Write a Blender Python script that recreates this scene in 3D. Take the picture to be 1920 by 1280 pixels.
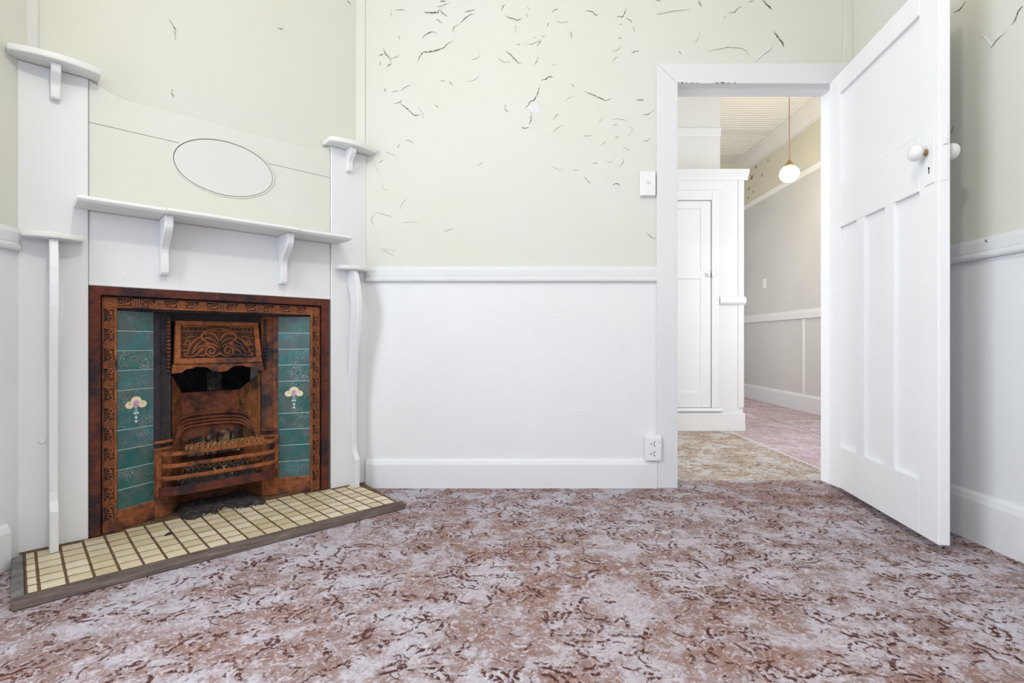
import bpy, bmesh, math, random
from mathutils import Vector, Matrix
random.seed(7)
for o in list(bpy.data.objects): bpy.data.objects.remove(o, do_unlink=True)
S = bpy.context.scene
C = S.collection
PI = math.pi
# ------------------------------------------------------------------ measures (metres)
D = 2.60            # distance of the back wall from the camera
H = 0.74            # camera height
XL, XR = -1.655, 1.728      # room side walls
YF = -2.1           # wall behind the camera
ZC = 3.12           # ceiling
YH = 2.73           # hall side of the back wall
DX0, DX1, DZ = 0.834, 1.655, 2.050   # doorway
FA = math.atan2(990, 960)   # corner fireplace angle
FS, FC = math.sin(FA), math.cos(FA)
FO = (-0.7394, D, 0.0)      # right end of the fireplace plane
# ------------------------------------------------------------------ camera
cd = bpy.data.cameras.new('camera'); cam = bpy.data.objects.new('camera', cd); C.objects.link(cam)
cam.location = (0, 0, H); cam.rotation_euler = (PI/2, 0, 0)
cd.sensor_width = 36; cd.lens = 18; cd.clip_start = 0.02
S.camera = cam
# ------------------------------------------------------------------ world and lights
S.view_settings.view_transform = 'Standard'; S.view_settings.look = 'None'
S.view_settings.gamma = 1; S.view_settings.exposure = -0.05
try: S.view_settings.use_curve_mapping = False
except Exception: pass
W = bpy.data.worlds.new('sky'); S.world = W; W.use_nodes = True
W.node_tree.nodes['Background'].inputs[0].default_value = (0.75, 0.86, 1.0, 1)
W.node_tree.nodes['Background'].inputs[1].default_value = 1.0
def area(name, loc, rot, sx, sy, power, col):
    l = bpy.data.lights.new(name, 'AREA'); l.shape = 'RECTANGLE'; l.size = sx; l.size_y = sy
    l.energy = power; l.color = col
    o = bpy.data.objects.new(name, l); C.objects.link(o); o.location = loc; o.rotation_euler = rot
    return o
def bulb(name, loc, r, power, col):
    l = bpy.data.lights.new(name, 'POINT'); l.energy = power; l.color = col; l.shadow_soft_size = r
    o = bpy.data.objects.new(name, l); C.objects.link(o); o.location = loc
    return o
# daylight through the window of the left wall and the two hall windows
area('window_daylight_left', (XL-0.09, 0.42, 1.50), (PI/2, 0, -PI/2), 1.4, 1.7, 74, (0.86, 0.93, 1.0))
area('front_fill', (0.15, YF-0.09, 1.55), (PI/2, 0, 0), 2.6, 1.9, 19, (0.88, 0.94, 1.0))  # flat fill from behind the camera, its window added for this light
area('hall_daylight_left', (-1.75, 3.55, 1.5), (PI/2, 0, -PI/2), 1.2, 2.2, 44, (0.95, 0.97, 1.0))
area('hall_daylight_right', (2.45, YH-0.04, 1.55), (PI/2, 0, 0), 0.95, 1.8, 19, (0.97, 0.97, 1.0))
area('passage_fill', (1.83, 5.65, 1.4), (PI/2, 0, -PI/2), 1.6, 2.2, 11, (0.97, 0.97, 1.0))  # unseen fill added to brighten the passage wall, no opening behind it
# the room's own ceiling lamp, above the camera
bulb('ceiling_bulb', (0.0, 0.40, 2.72), 0.06, 46, (1.0, 0.93, 0.80))

# ------------------------------------------------------------------ helpers
class MB:
    def __init__(self): self.v = []; self.f = []; self.m = []
    def add(self, vs, fs, mi=0):
        n = len(self.v); self.v += [tuple(p) for p in vs]
        self.f += [tuple(n+i for i in q) for q in fs]; self.m += [mi]*len(fs)
        return self
    def box(self, x0, x1, y0, y1, z0, z1, mi=0):
        return self.add([(x0,y0,z0),(x1,y0,z0),(x1,y1,z0),(x0,y1,z0),(x0,y0,z1),(x1,y0,z1),(x1,y1,z1),(x0,y1,z1)],
            [(0,3,2,1),(4,5,6,7),(0,1,5,4),(1,2,6,5),(2,3,7,6),(3,0,4,7)], mi)
    def prism(self, poly, a0, a1, ax='z', mi=0):
        # poly 2D; ax z:(x,y) y:(x,z) x:(y,z)
        def P(p, a): return (p[0],p[1],a) if ax=='z' else ((p[0],a,p[1]) if ax=='y' else (a,p[0],p[1]))
        n = len(poly)
        vs = [P(p,a0) for p in poly]+[P(p,a1) for p in poly]
        fs = [tuple(range(n))[::-1], tuple(range(n,2*n))]+[(i,(i+1)%n,n+(i+1)%n,n+i) for i in range(n)]
        return self.add(vs, fs, mi)
    def tube(self, path, r, n=6, closed=False, mi=0, flat=1.0, up=(0,1,0)):
        P = [Vector(p) for p in path]; k = len(P); vs = []
        rr = r if isinstance(r, (list,tuple)) else [r]*k
        U = Vector(up)
        for i in range(k):
            a = P[i-1] if (i>0 or closed) else P[i]
            b = P[(i+1)%k] if (i<k-1 or closed) else P[i]
            t = (b-a)
            if t.length < 1e-9: t = Vector((0,0,1))
            t.normalize()
            s1 = t.cross(U)
            if s1.length < 1e-4: s1 = t.cross(Vector((1,0,0.3)))
            s1.normalize(); s2 = s1.cross(t)
            for j in range(n):
                q = 2*PI*j/n
                vs.append(P[i]+s1*math.cos(q)*rr[i]+s2*math.sin(q)*rr[i]*flat)
        fs = []
        for i in range(k if closed else k-1):
            for j in range(n):
                a=i*n+j; b=i*n+(j+1)%n; i2=(i+1)%k
                fs.append((a,b,i2*n+(j+1)%n,i2*n+j))
        if not closed:
            fs.append(tuple(range(n))[::-1]); fs.append(tuple((k-1)*n+j for j in range(n)))
        return self.add(vs, fs, mi)
    def lathe(self, prof, n=20, M=None, mi=0):
        # profile (r, h) around local z
        vs=[]; fs=[]; k=len(prof)
        for r,h in prof:
            for j in range(n):
                q=2*PI*j/n; p=Vector((r*math.cos(q),r*math.sin(q),h)); vs.append(M@p if M else p)
        for i in range(k-1):
            for j in range(n): fs.append((i*n+j,i*n+(j+1)%n,(i+1)*n+(j+1)%n,(i+1)*n+j))
        fs.append(tuple(range(n))[::-1]); fs.append(tuple((k-1)*n+j for j in range(n)))
        return self.add(vs, fs, mi)
    def grid(self, fn, nu, nv, mi=0):
        vs=[fn(i/nu,j/nv) for j in range(nv+1) for i in range(nu+1)]
        fs=[(j*(nu+1)+i,j*(nu+1)+i+1,(j+1)*(nu+1)+i+1,(j+1)*(nu+1)+i) for j in range(nv) for i in range(nu)]
        return self.add(vs, fs, mi)
    def mesh(self, name, mats, smooth=False):
        me = bpy.data.meshes.new(name); me.from_pydata(self.v, [], self.f)
        for m in (mats if isinstance(mats,(list,tuple)) else [mats]): me.materials.append(m)
        for p,i in zip(me.polygons, self.m): p.material_index = i
        if smooth:
            for p in me.polygons: p.use_smooth = True
        bm = bmesh.new(); bm.from_mesh(me); bmesh.ops.recalc_face_normals(bm, faces=bm.faces); bm.to_mesh(me); bm.free()
        me.update(); return me
    def build(self, name, mats, parent=None, smooth=False, bevel=0, loc=None, seg=1):
        o = bpy.data.objects.new(name, self.mesh(name, mats, smooth)); C.objects.link(o)
        if parent: o.parent = parent
        if loc: o.location = loc
        if bevel:
            b = o.modifiers.new('bevel','BEVEL'); b.width = bevel; b.segments = seg; b.limit_method = 'ANGLE'; b.angle_limit = 0.6
        return o
def inst(name, me, parent, loc=(0,0,0), rot=(0,0,0), sc=(1,1,1)):
    o = bpy.data.objects.new(name, me); C.objects.link(o); o.parent = parent
    o.location = loc; o.rotation_euler = rot; o.scale = sc; return o
def empty(name, loc=(0,0,0), rz=0):
    o = bpy.data.objects.new(name, None); C.objects.link(o); o.location = loc; o.rotation_euler = (0,0,rz); o.empty_display_size = 0.05
    return o
def tag(o, label, cat, group=None, kind=None):
    o['label'] = label; o['category'] = cat
    if group: o['group'] = group
    if kind: o['kind'] = kind
    return o
def st(o, label, cat): return tag(o, label, cat, kind='structure')

# ------------------------------------------------------------------ materials
class NT:
    def __init__(self, name):
        self.m = bpy.data.materials.new(name); self.m.use_nodes = True
        self.t = self.m.node_tree; self.b = self.t.nodes['Principled BSDF']
    def n(self, typ, **kw):
        nd = self.t.nodes.new(typ)
        for k,v in kw.items():
            if k.startswith('i_'): 
                key = k[2:]; key = int(key) if key.isdigit() else key.replace('_',' ')
                nd.inputs[key].default_value = v
            else: setattr(nd, k, v)
        return nd
    def l(self, a, b): self.t.links.new(a, b); return self
    def coord(self, scale=(1,1,1), rot=(0,0,0), kind='Object'):
        tc = self.n('ShaderNodeTexCoord'); mp = self.n('ShaderNodeMapping')
        mp.inputs['Scale'].default_value = scale; mp.inputs['Rotation'].default_value = rot
        self.l(tc.outputs[kind], mp.inputs['Vector']); return mp.outputs[0]
    def noise(self, vec, scale, detail=4, rough=0.55, dist=0.0):
        nd = self.n('ShaderNodeTexNoise'); nd.inputs['Scale'].default_value = scale; nd.inputs['Detail'].default_value = detail
        nd.inputs['Roughness'].default_value = rough; nd.inputs['Distortion'].default_value = dist
        self.l(vec, nd.inputs['Vector']); return nd.outputs['Fac']
    def ramp(self, fac, stops):
        r = self.n('ShaderNodeValToRGB'); e = r.color_ramp.elements
        while len(e) < len(stops): e.new(0.5)
        for i,(p,c) in enumerate(stops):
            e[i].position = p; e[i].color = (c[0],c[1],c[2],1) if isinstance(c,(tuple,list)) else (c,c,c,1)
        self.l(fac, r.inputs[0]); return r.outputs[0]
    def mix(self, fac, a, b, mode='MIX'):
        m = self.n('ShaderNodeMix', data_type='RGBA', blend_type=mode)
        for s,v in ((m.inputs[0],fac),(m.inputs[6],a),(m.inputs[7],b)):
            if isinstance(v,(int,float)): s.default_value = v
            elif isinstance(v,(tuple,list)): s.default_value = (v[0],v[1],v[2],1)
            else: self.l(v, s)
        return m.outputs[2]
    def math(self, op, a, b=None, clamp=False):
        m = self.n('ShaderNodeMath', operation=op, use_clamp=clamp)
        for s,v in ((m.inputs[0],a),(m.inputs[1],b)):
            if v is None: continue
            if isinstance(v,(int,float)): s.default_value = v
            else: self.l(v, s)
        return m.outputs[0]
    def bump(self, h, strength=0.3, dist=0.002):
        b = self.n('ShaderNodeBump'); b.inputs['Strength'].default_value = strength; b.inputs['Distance'].default_value = dist
        self.l(h, b.inputs['Height']); self.l(b.outputs[0], self.b.inputs['Normal'])
    def fin(self, col, rough=0.5, metal=0.0, spec=None):
        if isinstance(col,(tuple,list)): self.b.inputs['Base Color'].default_value = (col[0],col[1],col[2],1)
        else: self.l(col, self.b.inputs['Base Color'])
        if isinstance(rough,(int,float)): self.b.inputs['Roughness'].default_value = rough
        else: self.l(rough, self.b.inputs['Roughness'])
        self.b.inputs['Metallic'].default_value = metal
        if spec is not None: self.b.inputs['Specular IOR Level'].default_value = spec
        return self.m
def paint(name, col, dirt=0.10, dirtcol=(0.45,0.42,0.36), rough=0.55, grain=None, patch=None, bumpn=60, bs=0.10):
    t = NT(name); v = t.coord()
    big = t.noise(v, 1.6, 5, 0.6)
    c = t.mix(t.ramp(big, [(0.35,0.0),(0.75,1.0)]), col, patch or tuple(x*0.965 for x in col))
    d = t.noise(v, 9.0, 8, 0.7)
    c = t.mix(t.math('MULTIPLY', t.ramp(d, [(0.55,0.0),(0.85,1.0)]), dirt), c, dirtcol)
    sp = t.noise(v, 55.0, 3, 0.6)
    c = t.mix(t.math('MULTIPLY', t.ramp(sp, [(0.735,0.0),(0.76,1.0)]), min(1.0,dirt*4)), c, (0.30,0.27,0.26))
    h = t.noise(v, bumpn, 4, 0.6)
    if grain:
        g = t.noise(t.coord(scale=grain), 1.0, 5, 0.65, 0.6)
        h = t.math('ADD', h, t.math('MULTIPLY', g, 2.2))
    t.bump(h, bs, 0.004)
    return t.fin(c, rough, spec=0.3)
CREAM = (0.668, 0.664, 0.588)
WHITE = (0.81, 0.81, 0.815)
m_cream = paint('cream_plaster_paint', CREAM, 0.06, patch=(0.670,0.679,0.652), bumpn=22, bs=0.14)
m_dado = paint('white_dado_paint', (0.785,0.795,0.815), 0.06, grain=(3,3,95), bumpn=30, bs=0.10)
m_trim = paint('white_gloss_trim_paint', (0.78,0.79,0.815), 0.10, rough=0.42)
m_casing = paint('scuffed_casing_paint', (0.725,0.735,0.755), 0.16, dirtcol=(0.50,0.48,0.45), rough=0.42)
m_batten = paint('corner_batten_paint', (0.665,0.665,0.645), 0.06)
m_mantel = paint('white_mantel_paint', (0.78,0.785,0.805), 0.08, rough=0.45)
m_oval = paint('ivory_oval_paint', (0.70,0.71,0.68), 0.05)
m_overm = paint('ivory_overmantel_paint', (0.685,0.682,0.610), 0.05, patch=(0.695,0.70,0.665), rough=0.5)
m_door = paint('white_door_paint', (0.85,0.86,0.885), 0.07, rough=0.4, grain=(60,60,3), bs=0.07)
m_hallw = paint('hall_cream_paint', (0.72,0.69,0.56), 0.12, patch=(0.70,0.69,0.62))
m_hallg = paint('hall_grey_paint', (0.66,0.655,0.645), 0.16, patch=(0.60,0.60,0.60), grain=(3,3,60))
m_cup = paint('cupboard_paint', (0.84,0.84,0.83), 0.05, rough=0.5)
m_ceil = paint('ceiling_paint', (0.80,0.79,0.76), 0.08)
m_edge = paint('bare_timber_edge', (0.55,0.40,0.24), 0.2)
m_cap = paint('ageing_cap_paint', (0.78,0.78,0.77), 0.12, dirtcol=(0.55,0.45,0.36), rough=0.45)
m_plastic = NT('white_plastic').fin((0.80,0.80,0.82), 0.3)
m_black = NT('dark_slot').fin((0.015,0.013,0.013), 0.8)
m_knobw = NT('white_porcelain').fin((0.78,0.78,0.79), 0.18)
t = NT('tarnished_brass'); m_brass = t.fin(t.ramp(t.noise(t.coord(),60,4),[(0.3,(0.30,0.19,0.07)),(0.7,(0.50,0.36,0.15))]), 0.4, 0.8)
t = NT('crack_plaster_shade'); m_crack = t.fin(t.ramp(t.noise(t.coord(),90,4),[(0.3,(0.055,0.042,0.045)),(0.7,(0.16,0.13,0.115))]), 0.9)  # dirty plaster, its dark tone also holds the shade under lifted paint
t = NT('chipped_plaster'); m_chip = t.fin(t.ramp(t.noise(t.coord(),30,4),[(0.40,(0.16,0.10,0.06)),(0.60,(0.46,0.36,0.22))]), 0.9)
m_flake = NT('lifted_paint_edge').fin((0.655,0.663,0.61), 0.6)
m_bare = NT('bare_plaster_patch').fin((0.70,0.70,0.74), 0.8)

# carpet ----------------------------------------------------------
def carpet(name, light, mid, rose, brown, amount=1.0):
    t = NT(name)
    v = t.coord()
    # wobble the coordinates so that the woven strokes look ragged
    wn = t.n('ShaderNodeTexNoise'); wn.inputs['Scale'].default_value = 34; wn.inputs['Detail'].default_value = 3; t.l(v, wn.inputs['Vector'])
    ws = t.n('ShaderNodeVectorMath', operation='SUBTRACT'); t.l(wn.outputs['Color'], ws.inputs[0]); ws.inputs[1].default_value = (0.5,0.5,0.5)
    wm = t.n('ShaderNodeVectorMath', operation='SCALE'); t.l(ws.outputs[0], wm.inputs[0]); wm.inputs['Scale'].default_value = 0.020
    wa = t.n('ShaderNodeVectorMath', operation='ADD'); t.l(v, wa.inputs[0]); t.l(wm.outputs[0], wa.inputs[1]); vw = wa.outputs[0]
    vs = vw
    patch = t.noise(vs, 5.2, 9, 0.74)
    c = t.mix(t.ramp(patch, [(0.455,0.0),(0.56,1.0)]), light, mid)
    ros = t.noise(vs, 0.9, 3, 0.5)
    c = t.mix(t.math('MULTIPLY', t.ramp(ros,[(0.36,0.0),(0.56,1.0)]), t.ramp(patch,[(0.44,0.15),(0.55,0.9)])), c, rose)
    # wisps of light and dark pile
    w1 = t.noise(vw, 46, 6, 0.74, 1.6)
    c = t.mix(t.math('MULTIPLY', t.ramp(w1,[(0.52,0.0),(0.60,1.0)]), 0.75), c, tuple(min(0.88,x*1.22) for x in light))
    c = t.mix(t.math('MULTIPLY', t.ramp(w1,[(0.38,1.0),(0.46,0.0)]), 0.62), c, tuple(x*0.70 for x in mid))
    # groups of concentric crescent strokes, gathered in clusters
    clus = t.noise(vs, 4.2, 2, 0.5)
    brk = t.ramp(t.noise(v, 85, 3, 0.6), [(0.43,0.0),(0.49,1.0)])
    def strokes(scale, off, lo, hi, rings, duty):
        m0 = t.n('ShaderNodeMapping'); m0.inputs['Scale'].default_value = (scale, scale, 1); m0.inputs['Location'].default_value = off
        t.l(vw, m0.inputs['Vector'])
        vo = t.n('ShaderNodeTexVoronoi', voronoi_dimensions='2D', feature='F1'); vo.inputs['Scale'].default_value = 1; vo.inputs['Randomness'].default_value = 0.9
        t.l(m0.outputs[0], vo.inputs['Vector'])
        sb = t.n('ShaderNodeVectorMath', operation='SUBTRACT'); t.l(m0.outputs[0], sb.inputs[0]); t.l(vo.outputs['Position'], sb.inputs[1])
        ln = t.n('ShaderNodeVectorMath', operation='LENGTH'); t.l(sb.outputs[0], ln.inputs[0]); r = ln.outputs['Value']
        rnd = t.n('ShaderNodeSeparateColor'); t.l(vo.outputs['Color'], rnd.inputs[0])
        ang = t.math('MULTIPLY', rnd.outputs[1], 6.283)
        sep = t.n('ShaderNodeSeparateXYZ'); t.l(sb.outputs[0], sep.inputs[0])
        dt = t.math('ADD', t.math('MULTIPLY', sep.outputs[0], t.math('COSINE', ang)), t.math('MULTIPLY', sep.outputs[1], t.math('SINE', ang)))
        sect = t.ramp(t.math('DIVIDE', dt, t.math('ADD', r, 0.001)), [(0.52,0.0),(0.66,1.0)])
        fr = t.math('FRACT', t.math('MULTIPLY', r, rings))
        band = t.ramp(fr, [(0.0,0.0),(0.07,1.0),(duty,1.0),(duty+0.10,0.0)])
        rm = t.ramp(r, [(0.12,0.0),(0.17,1.0),(0.50,1.0),(0.58,0.0)])
        sel = t.math('GREATER_THAN', t.math('ADD', t.math('MULTIPLY', rnd.outputs[0], 0.30), clus), lo)
        q = t.math('MULTIPLY', t.math('MULTIPLY', band, sect), t.math('MULTIPLY', rm, sel))
        return t.math('MULTIPLY', t.math('MULTIPLY', q, brk), hi)
    for s_ in (strokes(8.5, (0.3,0.7,0), 0.635, 1.0*amount, 5.2, 0.44), strokes(12.5, (5.1,2.2,0), 0.635, 1.0*amount, 3.6, 0.44), strokes(19.0, (9.4,7.7,0), 0.61, 0.9*amount, 2.4, 0.42), strokes(16.0, (1.4,6.7,0), 0.63, 0.9*amount, 3.0, 0.42)):
        c = t.mix(s_, c, brown)
    c = t.mix(strokes(13.0, (3.3,4.1,0), 0.58, 0.55, 4.0, 0.34), c, tuple(min(0.9,x*1.3) for x in light))
    pile = t.noise(v, 420, 2, 0.6)
    c = t.mix(t.math('MULTIPLY', t.ramp(pile,[(0.35,1.0),(0.6,0.0)]), 0.28), c, tuple(x*0.45 for x in mid))
    t.bump(pile, 0.5, 0.004)
    return t.fin(c, 0.95, spec=0.1)
m_carpet = carpet('patterned_carpet', (0.515,0.480,0.540), (0.282,0.200,0.190), (0.295,0.165,0.132), (0.085,0.029,0.022))
m_carpet_h = carpet('pale_hall_carpet', (0.66,0.635,0.64), (0.43,0.345,0.275), (0.43,0.315,0.225), (0.19,0.11,0.075), 0.8)  # paler, yellower version of the room carpet
m_carpet_p = carpet('pink_hall_carpet', (0.64,0.57,0.62), (0.49,0.38,0.41), (0.52,0.37,0.39), (0.25,0.16,0.19), 0.5)  # paler, pinker version of the room carpet

# iron ------------------------------------------------------------
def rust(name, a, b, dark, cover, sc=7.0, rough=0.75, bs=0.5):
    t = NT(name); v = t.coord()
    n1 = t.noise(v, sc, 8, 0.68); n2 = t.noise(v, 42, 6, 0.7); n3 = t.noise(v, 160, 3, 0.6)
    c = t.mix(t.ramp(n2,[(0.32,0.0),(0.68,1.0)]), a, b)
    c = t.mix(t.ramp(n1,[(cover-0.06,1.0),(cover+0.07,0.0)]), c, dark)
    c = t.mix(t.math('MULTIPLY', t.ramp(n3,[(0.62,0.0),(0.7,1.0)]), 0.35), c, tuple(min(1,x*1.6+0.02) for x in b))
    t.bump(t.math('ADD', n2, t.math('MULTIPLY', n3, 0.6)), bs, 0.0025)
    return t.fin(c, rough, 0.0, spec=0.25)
m_rust = rust('orange_rust', (0.16,0.046,0.017), (0.38,0.130,0.048), (0.040,0.024,0.028), 0.435)
m_rustd = rust('dark_red_rust', (0.065,0.019,0.013), (0.155,0.042,0.024), (0.026,0.016,0.022), 0.45)
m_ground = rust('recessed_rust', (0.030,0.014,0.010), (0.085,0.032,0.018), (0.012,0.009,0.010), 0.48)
m_soot = rust('sooty_iron', (0.022,0.018,0.024), (0.052,0.042,0.052), (0.012,0.010,0.014), 0.42)
m_mixiron = rust('half_rusted_iron', (0.14,0.045,0.018), (0.30,0.105,0.04), (0.026,0.022,0.032), 0.505, sc=5.0)
m_fireback = rust('fireback_rust', (0.11,0.036,0.020), (0.23,0.075,0.035), (0.020,0.013,0.013), 0.45, sc=9)
m_netting = rust('bright_rust_wire', (0.26,0.10,0.04), (0.52,0.24,0.10), (0.12,0.05,0.03), 0.35)
m_fcheek = rust('cheek_rust', (0.13,0.042,0.016), (0.30,0.11,0.035), (0.035,0.024,0.016), 0.43, sc=8)
m_brick = rust('burnt_fire_brick', (0.10,0.058,0.036), (0.36,0.26,0.17), (0.025,0.018,0.018), 0.53, sc=16)
t = NT('ash'); v = t.coord(); m_ash = t.fin(t.ramp(t.noise(v,45,7,0.7),[(0.42,(0.012,0.010,0.011)),(0.60,(0.060,0.045,0.042)),(0.72,(0.22,0.18,0.17))]), 0.95)
t = NT('pale_rubble'); m_rubble = t.fin(t.ramp(t.noise(t.coord(),60,4),[(0.3,(0.30,0.20,0.13)),(0.7,(0.66,0.56,0.45))]), 0.9)
# glazed tiles ----------------------------------------------------
def teal(name):
    t = NT(name); v = t.coord()
    oi = t.n('ShaderNodeObjectInfo')
    add = t.n('ShaderNodeVectorMath', operation='ADD'); t.l(v, add.inputs[0])
    sc = t.n('ShaderNodeVectorMath', operation='SCALE'); sc.inputs[0].default_value = (7.1,3.3,5.9); t.l(oi.outputs['Random'], sc.inputs['Scale']); t.l(sc.outputs[0], add.inputs[1])
    vv = add.outputs[0]
    c = t.mix(oi.outputs['Random'], (0.012,0.115,0.100), (0.022,0.150,0.165))
    n1 = t.noise(vv, 16, 7, 0.7); c = t.mix(t.math('MULTIPLY', t.ramp(n1,[(0.40,0.0),(0.60,1.0)]), 0.85), c, (0.085,0.105,0.112))
    n2 = t.noise(vv, 210, 3, 0.7); n4 = t.noise(vv, 11, 4, 0.6)
    c = t.mix(t.math('MULTIPLY', t.math('MULTIPLY', t.ramp(n2,[(0.52,0.0),(0.66,1.0)]), t.ramp(n4,[(0.48,0.0),(0.66,1.0)])), 0.75), c, (0.50,0.56,0.57))
    ro = t.ramp(n1,[(0.4,0.12),(0.65,0.45)])
    return t.fin(c, ro, spec=0.5)
m_teal = teal('teal_glaze')
m_grout = NT('pale_grout').fin((0.50,0.68,0.66), 0.8)
m_cream_gl = NT('cream_glaze').fin((0.80,0.72,0.52), 0.25)
m_gold = NT('olive_outline').fin((0.36,0.27,0.07), 0.4)
t = NT('violet_flower'); m_violet = t.fin(t.ramp(t.noise(t.coord(),420,2),[(0.42,(0.62,0.50,0.66)),(0.60,(0.36,0.12,0.22))]), 0.3)
m_drop = NT('pale_blue_glaze').fin((0.55,0.84,0.86), 0.25)
def hearth_tile_mat():
    t = NT('buff_hearth_tile'); v = t.coord(); oi = t.n('ShaderNodeObjectInfo')
    c = t.mix(oi.outputs['Random'], (0.57,0.480,0.305), (0.74,0.655,0.485))
    n = t.noise(t.coord(kind='Object'), 40, 6, 0.65)
    c = t.mix(t.math('MULTIPLY', t.ramp(n,[(0.5,0.0),(0.75,1.0)]), 0.4), c, (0.33,0.25,0.13))
    return t.fin(c, 0.42, spec=0.4)
m_htile = hearth_tile_mat()
t = NT('dirty_mortar'); m_mortar = t.fin(t.ramp(t.noise(t.coord(),30,6,0.7),[(0.35,(0.055,0.030,0.014)),(0.7,(0.22,0.125,0.055))]), 0.9)
t = NT('dark_timber_edging'); m_edging = t.fin(t.ramp(t.noise(t.coord(scale=(4,40,40)),2.0,6,0.7),[(0.35,(0.055,0.036,0.030)),(0.6,(0.13,0.095,0.082)),(0.8,(0.30,0.26,0.25))]), 0.6)
t = NT('slate_edging'); m_slate = t.fin(t.ramp(t.noise(t.coord(),25,6,0.7),[(0.35,(0.085,0.08,0.078)),(0.7,(0.22,0.21,0.20))]), 0.6)

# ------------------------------------------------------------------ room shell
b = MB(); b.box(XL-0.13, XR+0.13, YF-0.13, YH, -0.05, 0)
st(b.build('floor', m_carpet), 'patterned mauve and rust carpet over the room floor', 'floor')
b = MB(); b.box(XL-0.13, XR+0.13, YF-0.13, YH, ZC, ZC+0.08)
st(b.build('ceiling', m_ceil), 'pale plaster ceiling of the fireplace room', 'ceiling')
ZD = 1.06
def wallblock(mb, x0, x1, y0, y1, z0=0, z1=ZC):
    if z0 < ZD < z1:
        mb.box(x0,x1,y0,y1,z0,ZD,1); mb.box(x0,x1,y0,y1,ZD,z1,0)
    else: mb.box(x0,x1,y0,y1,z0,z1,0 if z0>=ZD else 1)
b = MB(); wallblock(b, XL-0.13, DX0, D, YH); wallblock(b, DX1, XR+0.13, D, YH); wallblock(b, DX0, DX1, D, YH, DZ, ZC)
wall_back = st(b.build('wall_back', [m_cream, m_dado]), 'cream wall with cracked peeling paint beside the doorway', 'wall')
b = MB(); wallblock(b, XR, XR+0.13, YF-0.13, D)
wall_right = st(b.build('wall_right', [m_cream, m_dado]), 'shaded wall on the right behind the open door', 'wall')
b = MB(); wallblock(b, XL-0.13, XL, 1.12, D); wallblock(b, XL-0.13, XL, YF-0.13, -0.28)
b.box(XL-0.13,XL,-0.28,1.12,0,0.65,1); b.box(XL-0.13,XL,-0.28,1.12,2.35,ZC,0)
wall_left = st(b.build('wall_left', [m_cream, m_dado]), 'narrow strip of wall left of the fireplace', 'wall')
b = MB(); wallblock(b, XL, -1.15, YF-0.13, YF); wallblock(b, 1.45, XR, YF-0.13, YF); b.box(-1.15,1.45,YF-0.13,YF,0,0.6,1); b.box(-1.15,1.45,YF-0.13,YF,2.5,ZC,0)
st(b.build('wall_front', [m_cream, m_dado]), 'wall behind the camera with a wide window added for fill light', 'wall')

# fireplace frame: local x = u (to the left), y = w (out of the chimney breast), z up
FRZ = math.atan2(-FC, -FS)
fw = lambda u,w,z=0: Vector((FO[0]-FS*u+FC*w, FO[1]-FC*u-FS*w, z))
UC = 0.642
b = MB(); b.box(-0.05,1.33,-0.06,-0.035,0.95,ZC); b.box(-0.05,0.19,-0.06,-0.035,0,0.95); b.box(1.095,1.33,-0.06,-0.035,0,0.95)
wall_ch = b.build('wall_chimney', m_cream); wall_ch.location = FO; wall_ch.rotation_euler = (0,0,FRZ)
st(wall_ch, 'smooth cream chimney breast above the corner mantelpiece', 'wall')

# corner battens
b = MB(); b.box(1.222,1.272,-0.035,-0.026,1.70,ZC); o = b.build('trim_1', m_batten, bevel=0.002); o.location = FO; o.rotation_euler=(0,0,FRZ)
st(o, 'vertical cover strip in the corner above the tall left mantel shelf', 'trim')
b = MB(); b.box(-0.792,-0.744,D-0.006,D,1.70,ZC); st(b.build('trim_2', m_cream, bevel=0.002), 'vertical cover strip in the corner above the right mantel shelf', 'trim')
b = MB(); b.box(XR-0.045,XR,D-0.006,D,2.145,ZC); st(b.build('trim_3', m_cream, bevel=0.002), 'vertical cover strip in the corner above the door', 'trim')

# skirtings (profile: y out of the wall, z)
def profile_run(name, prof, p0, p1, out, mat, bevel=0):
    # extrude profile [(d,z)] from p0 to p1 (xy), d along out
    mb = MB(); n=len(prof); vs=[]
    for p in (p0,p1):
        for d,z in prof: vs.append((p[0]+out[0]*d, p[1]+out[1]*d, z))
    fs=[tuple(range(n))[::-1], tuple(range(n,2*n))]+[(i,(i+1)%n,n+(i+1)%n,n+i) for i in range(n)]
    mb.add(vs,fs); return mb.build(name, mat, bevel=bevel)
SK = [(0,0),(0.020,0),(0.020,0.118),(0.014,0.135),(0.006,0.145),(0,0.145)]
st(profile_run('baseboard_back', SK, (FO[0]+0.002,D), (0.731,D), (0,-1), m_trim), 'low white skirting board between hearth and doorway', 'skirting')
SKR = [(0,0),(0.022,0),(0.022,0.15),(0.016,0.172),(0.006,0.182),(0,0.182)]
st(profile_run('baseboard_right', SKR, (XR,YF), (XR,D-0.03), (-1,0), m_trim), 'tall white skirting board behind the open door', 'skirting')
st(profile_run('baseboard_left', SK, (XL,YF), (XL,1.672), (1,0), m_trim), 'short stretch of white skirting left of the hearth', 'skirting')
DR = [(0,1.043),(0.016,1.043),(0.020,1.050),(0.020,1.058),(0.014,1.063),(0.012,1.068),(0.014,1.072),(0.014,1.102),(0.006,1.119),(0,1.121)]
st(profile_run('trim_4', DR, (FO[0],D), (0.731,D), (0,-1), m_casing), 'white dado rail with beaded lower edge across the back wall', 'dado rail')
st(profile_run('trim_5', DR, (XR,YF), (XR,D-0.02), (-1,0), m_casing), 'white dado rail on the right wall behind the door', 'dado rail')
st(profile_run('trim_6', DR, (XL,YF), (XL,1.705), (1,0), m_casing), 'short piece of dado rail left of the mantelpiece', 'dado rail')

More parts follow.
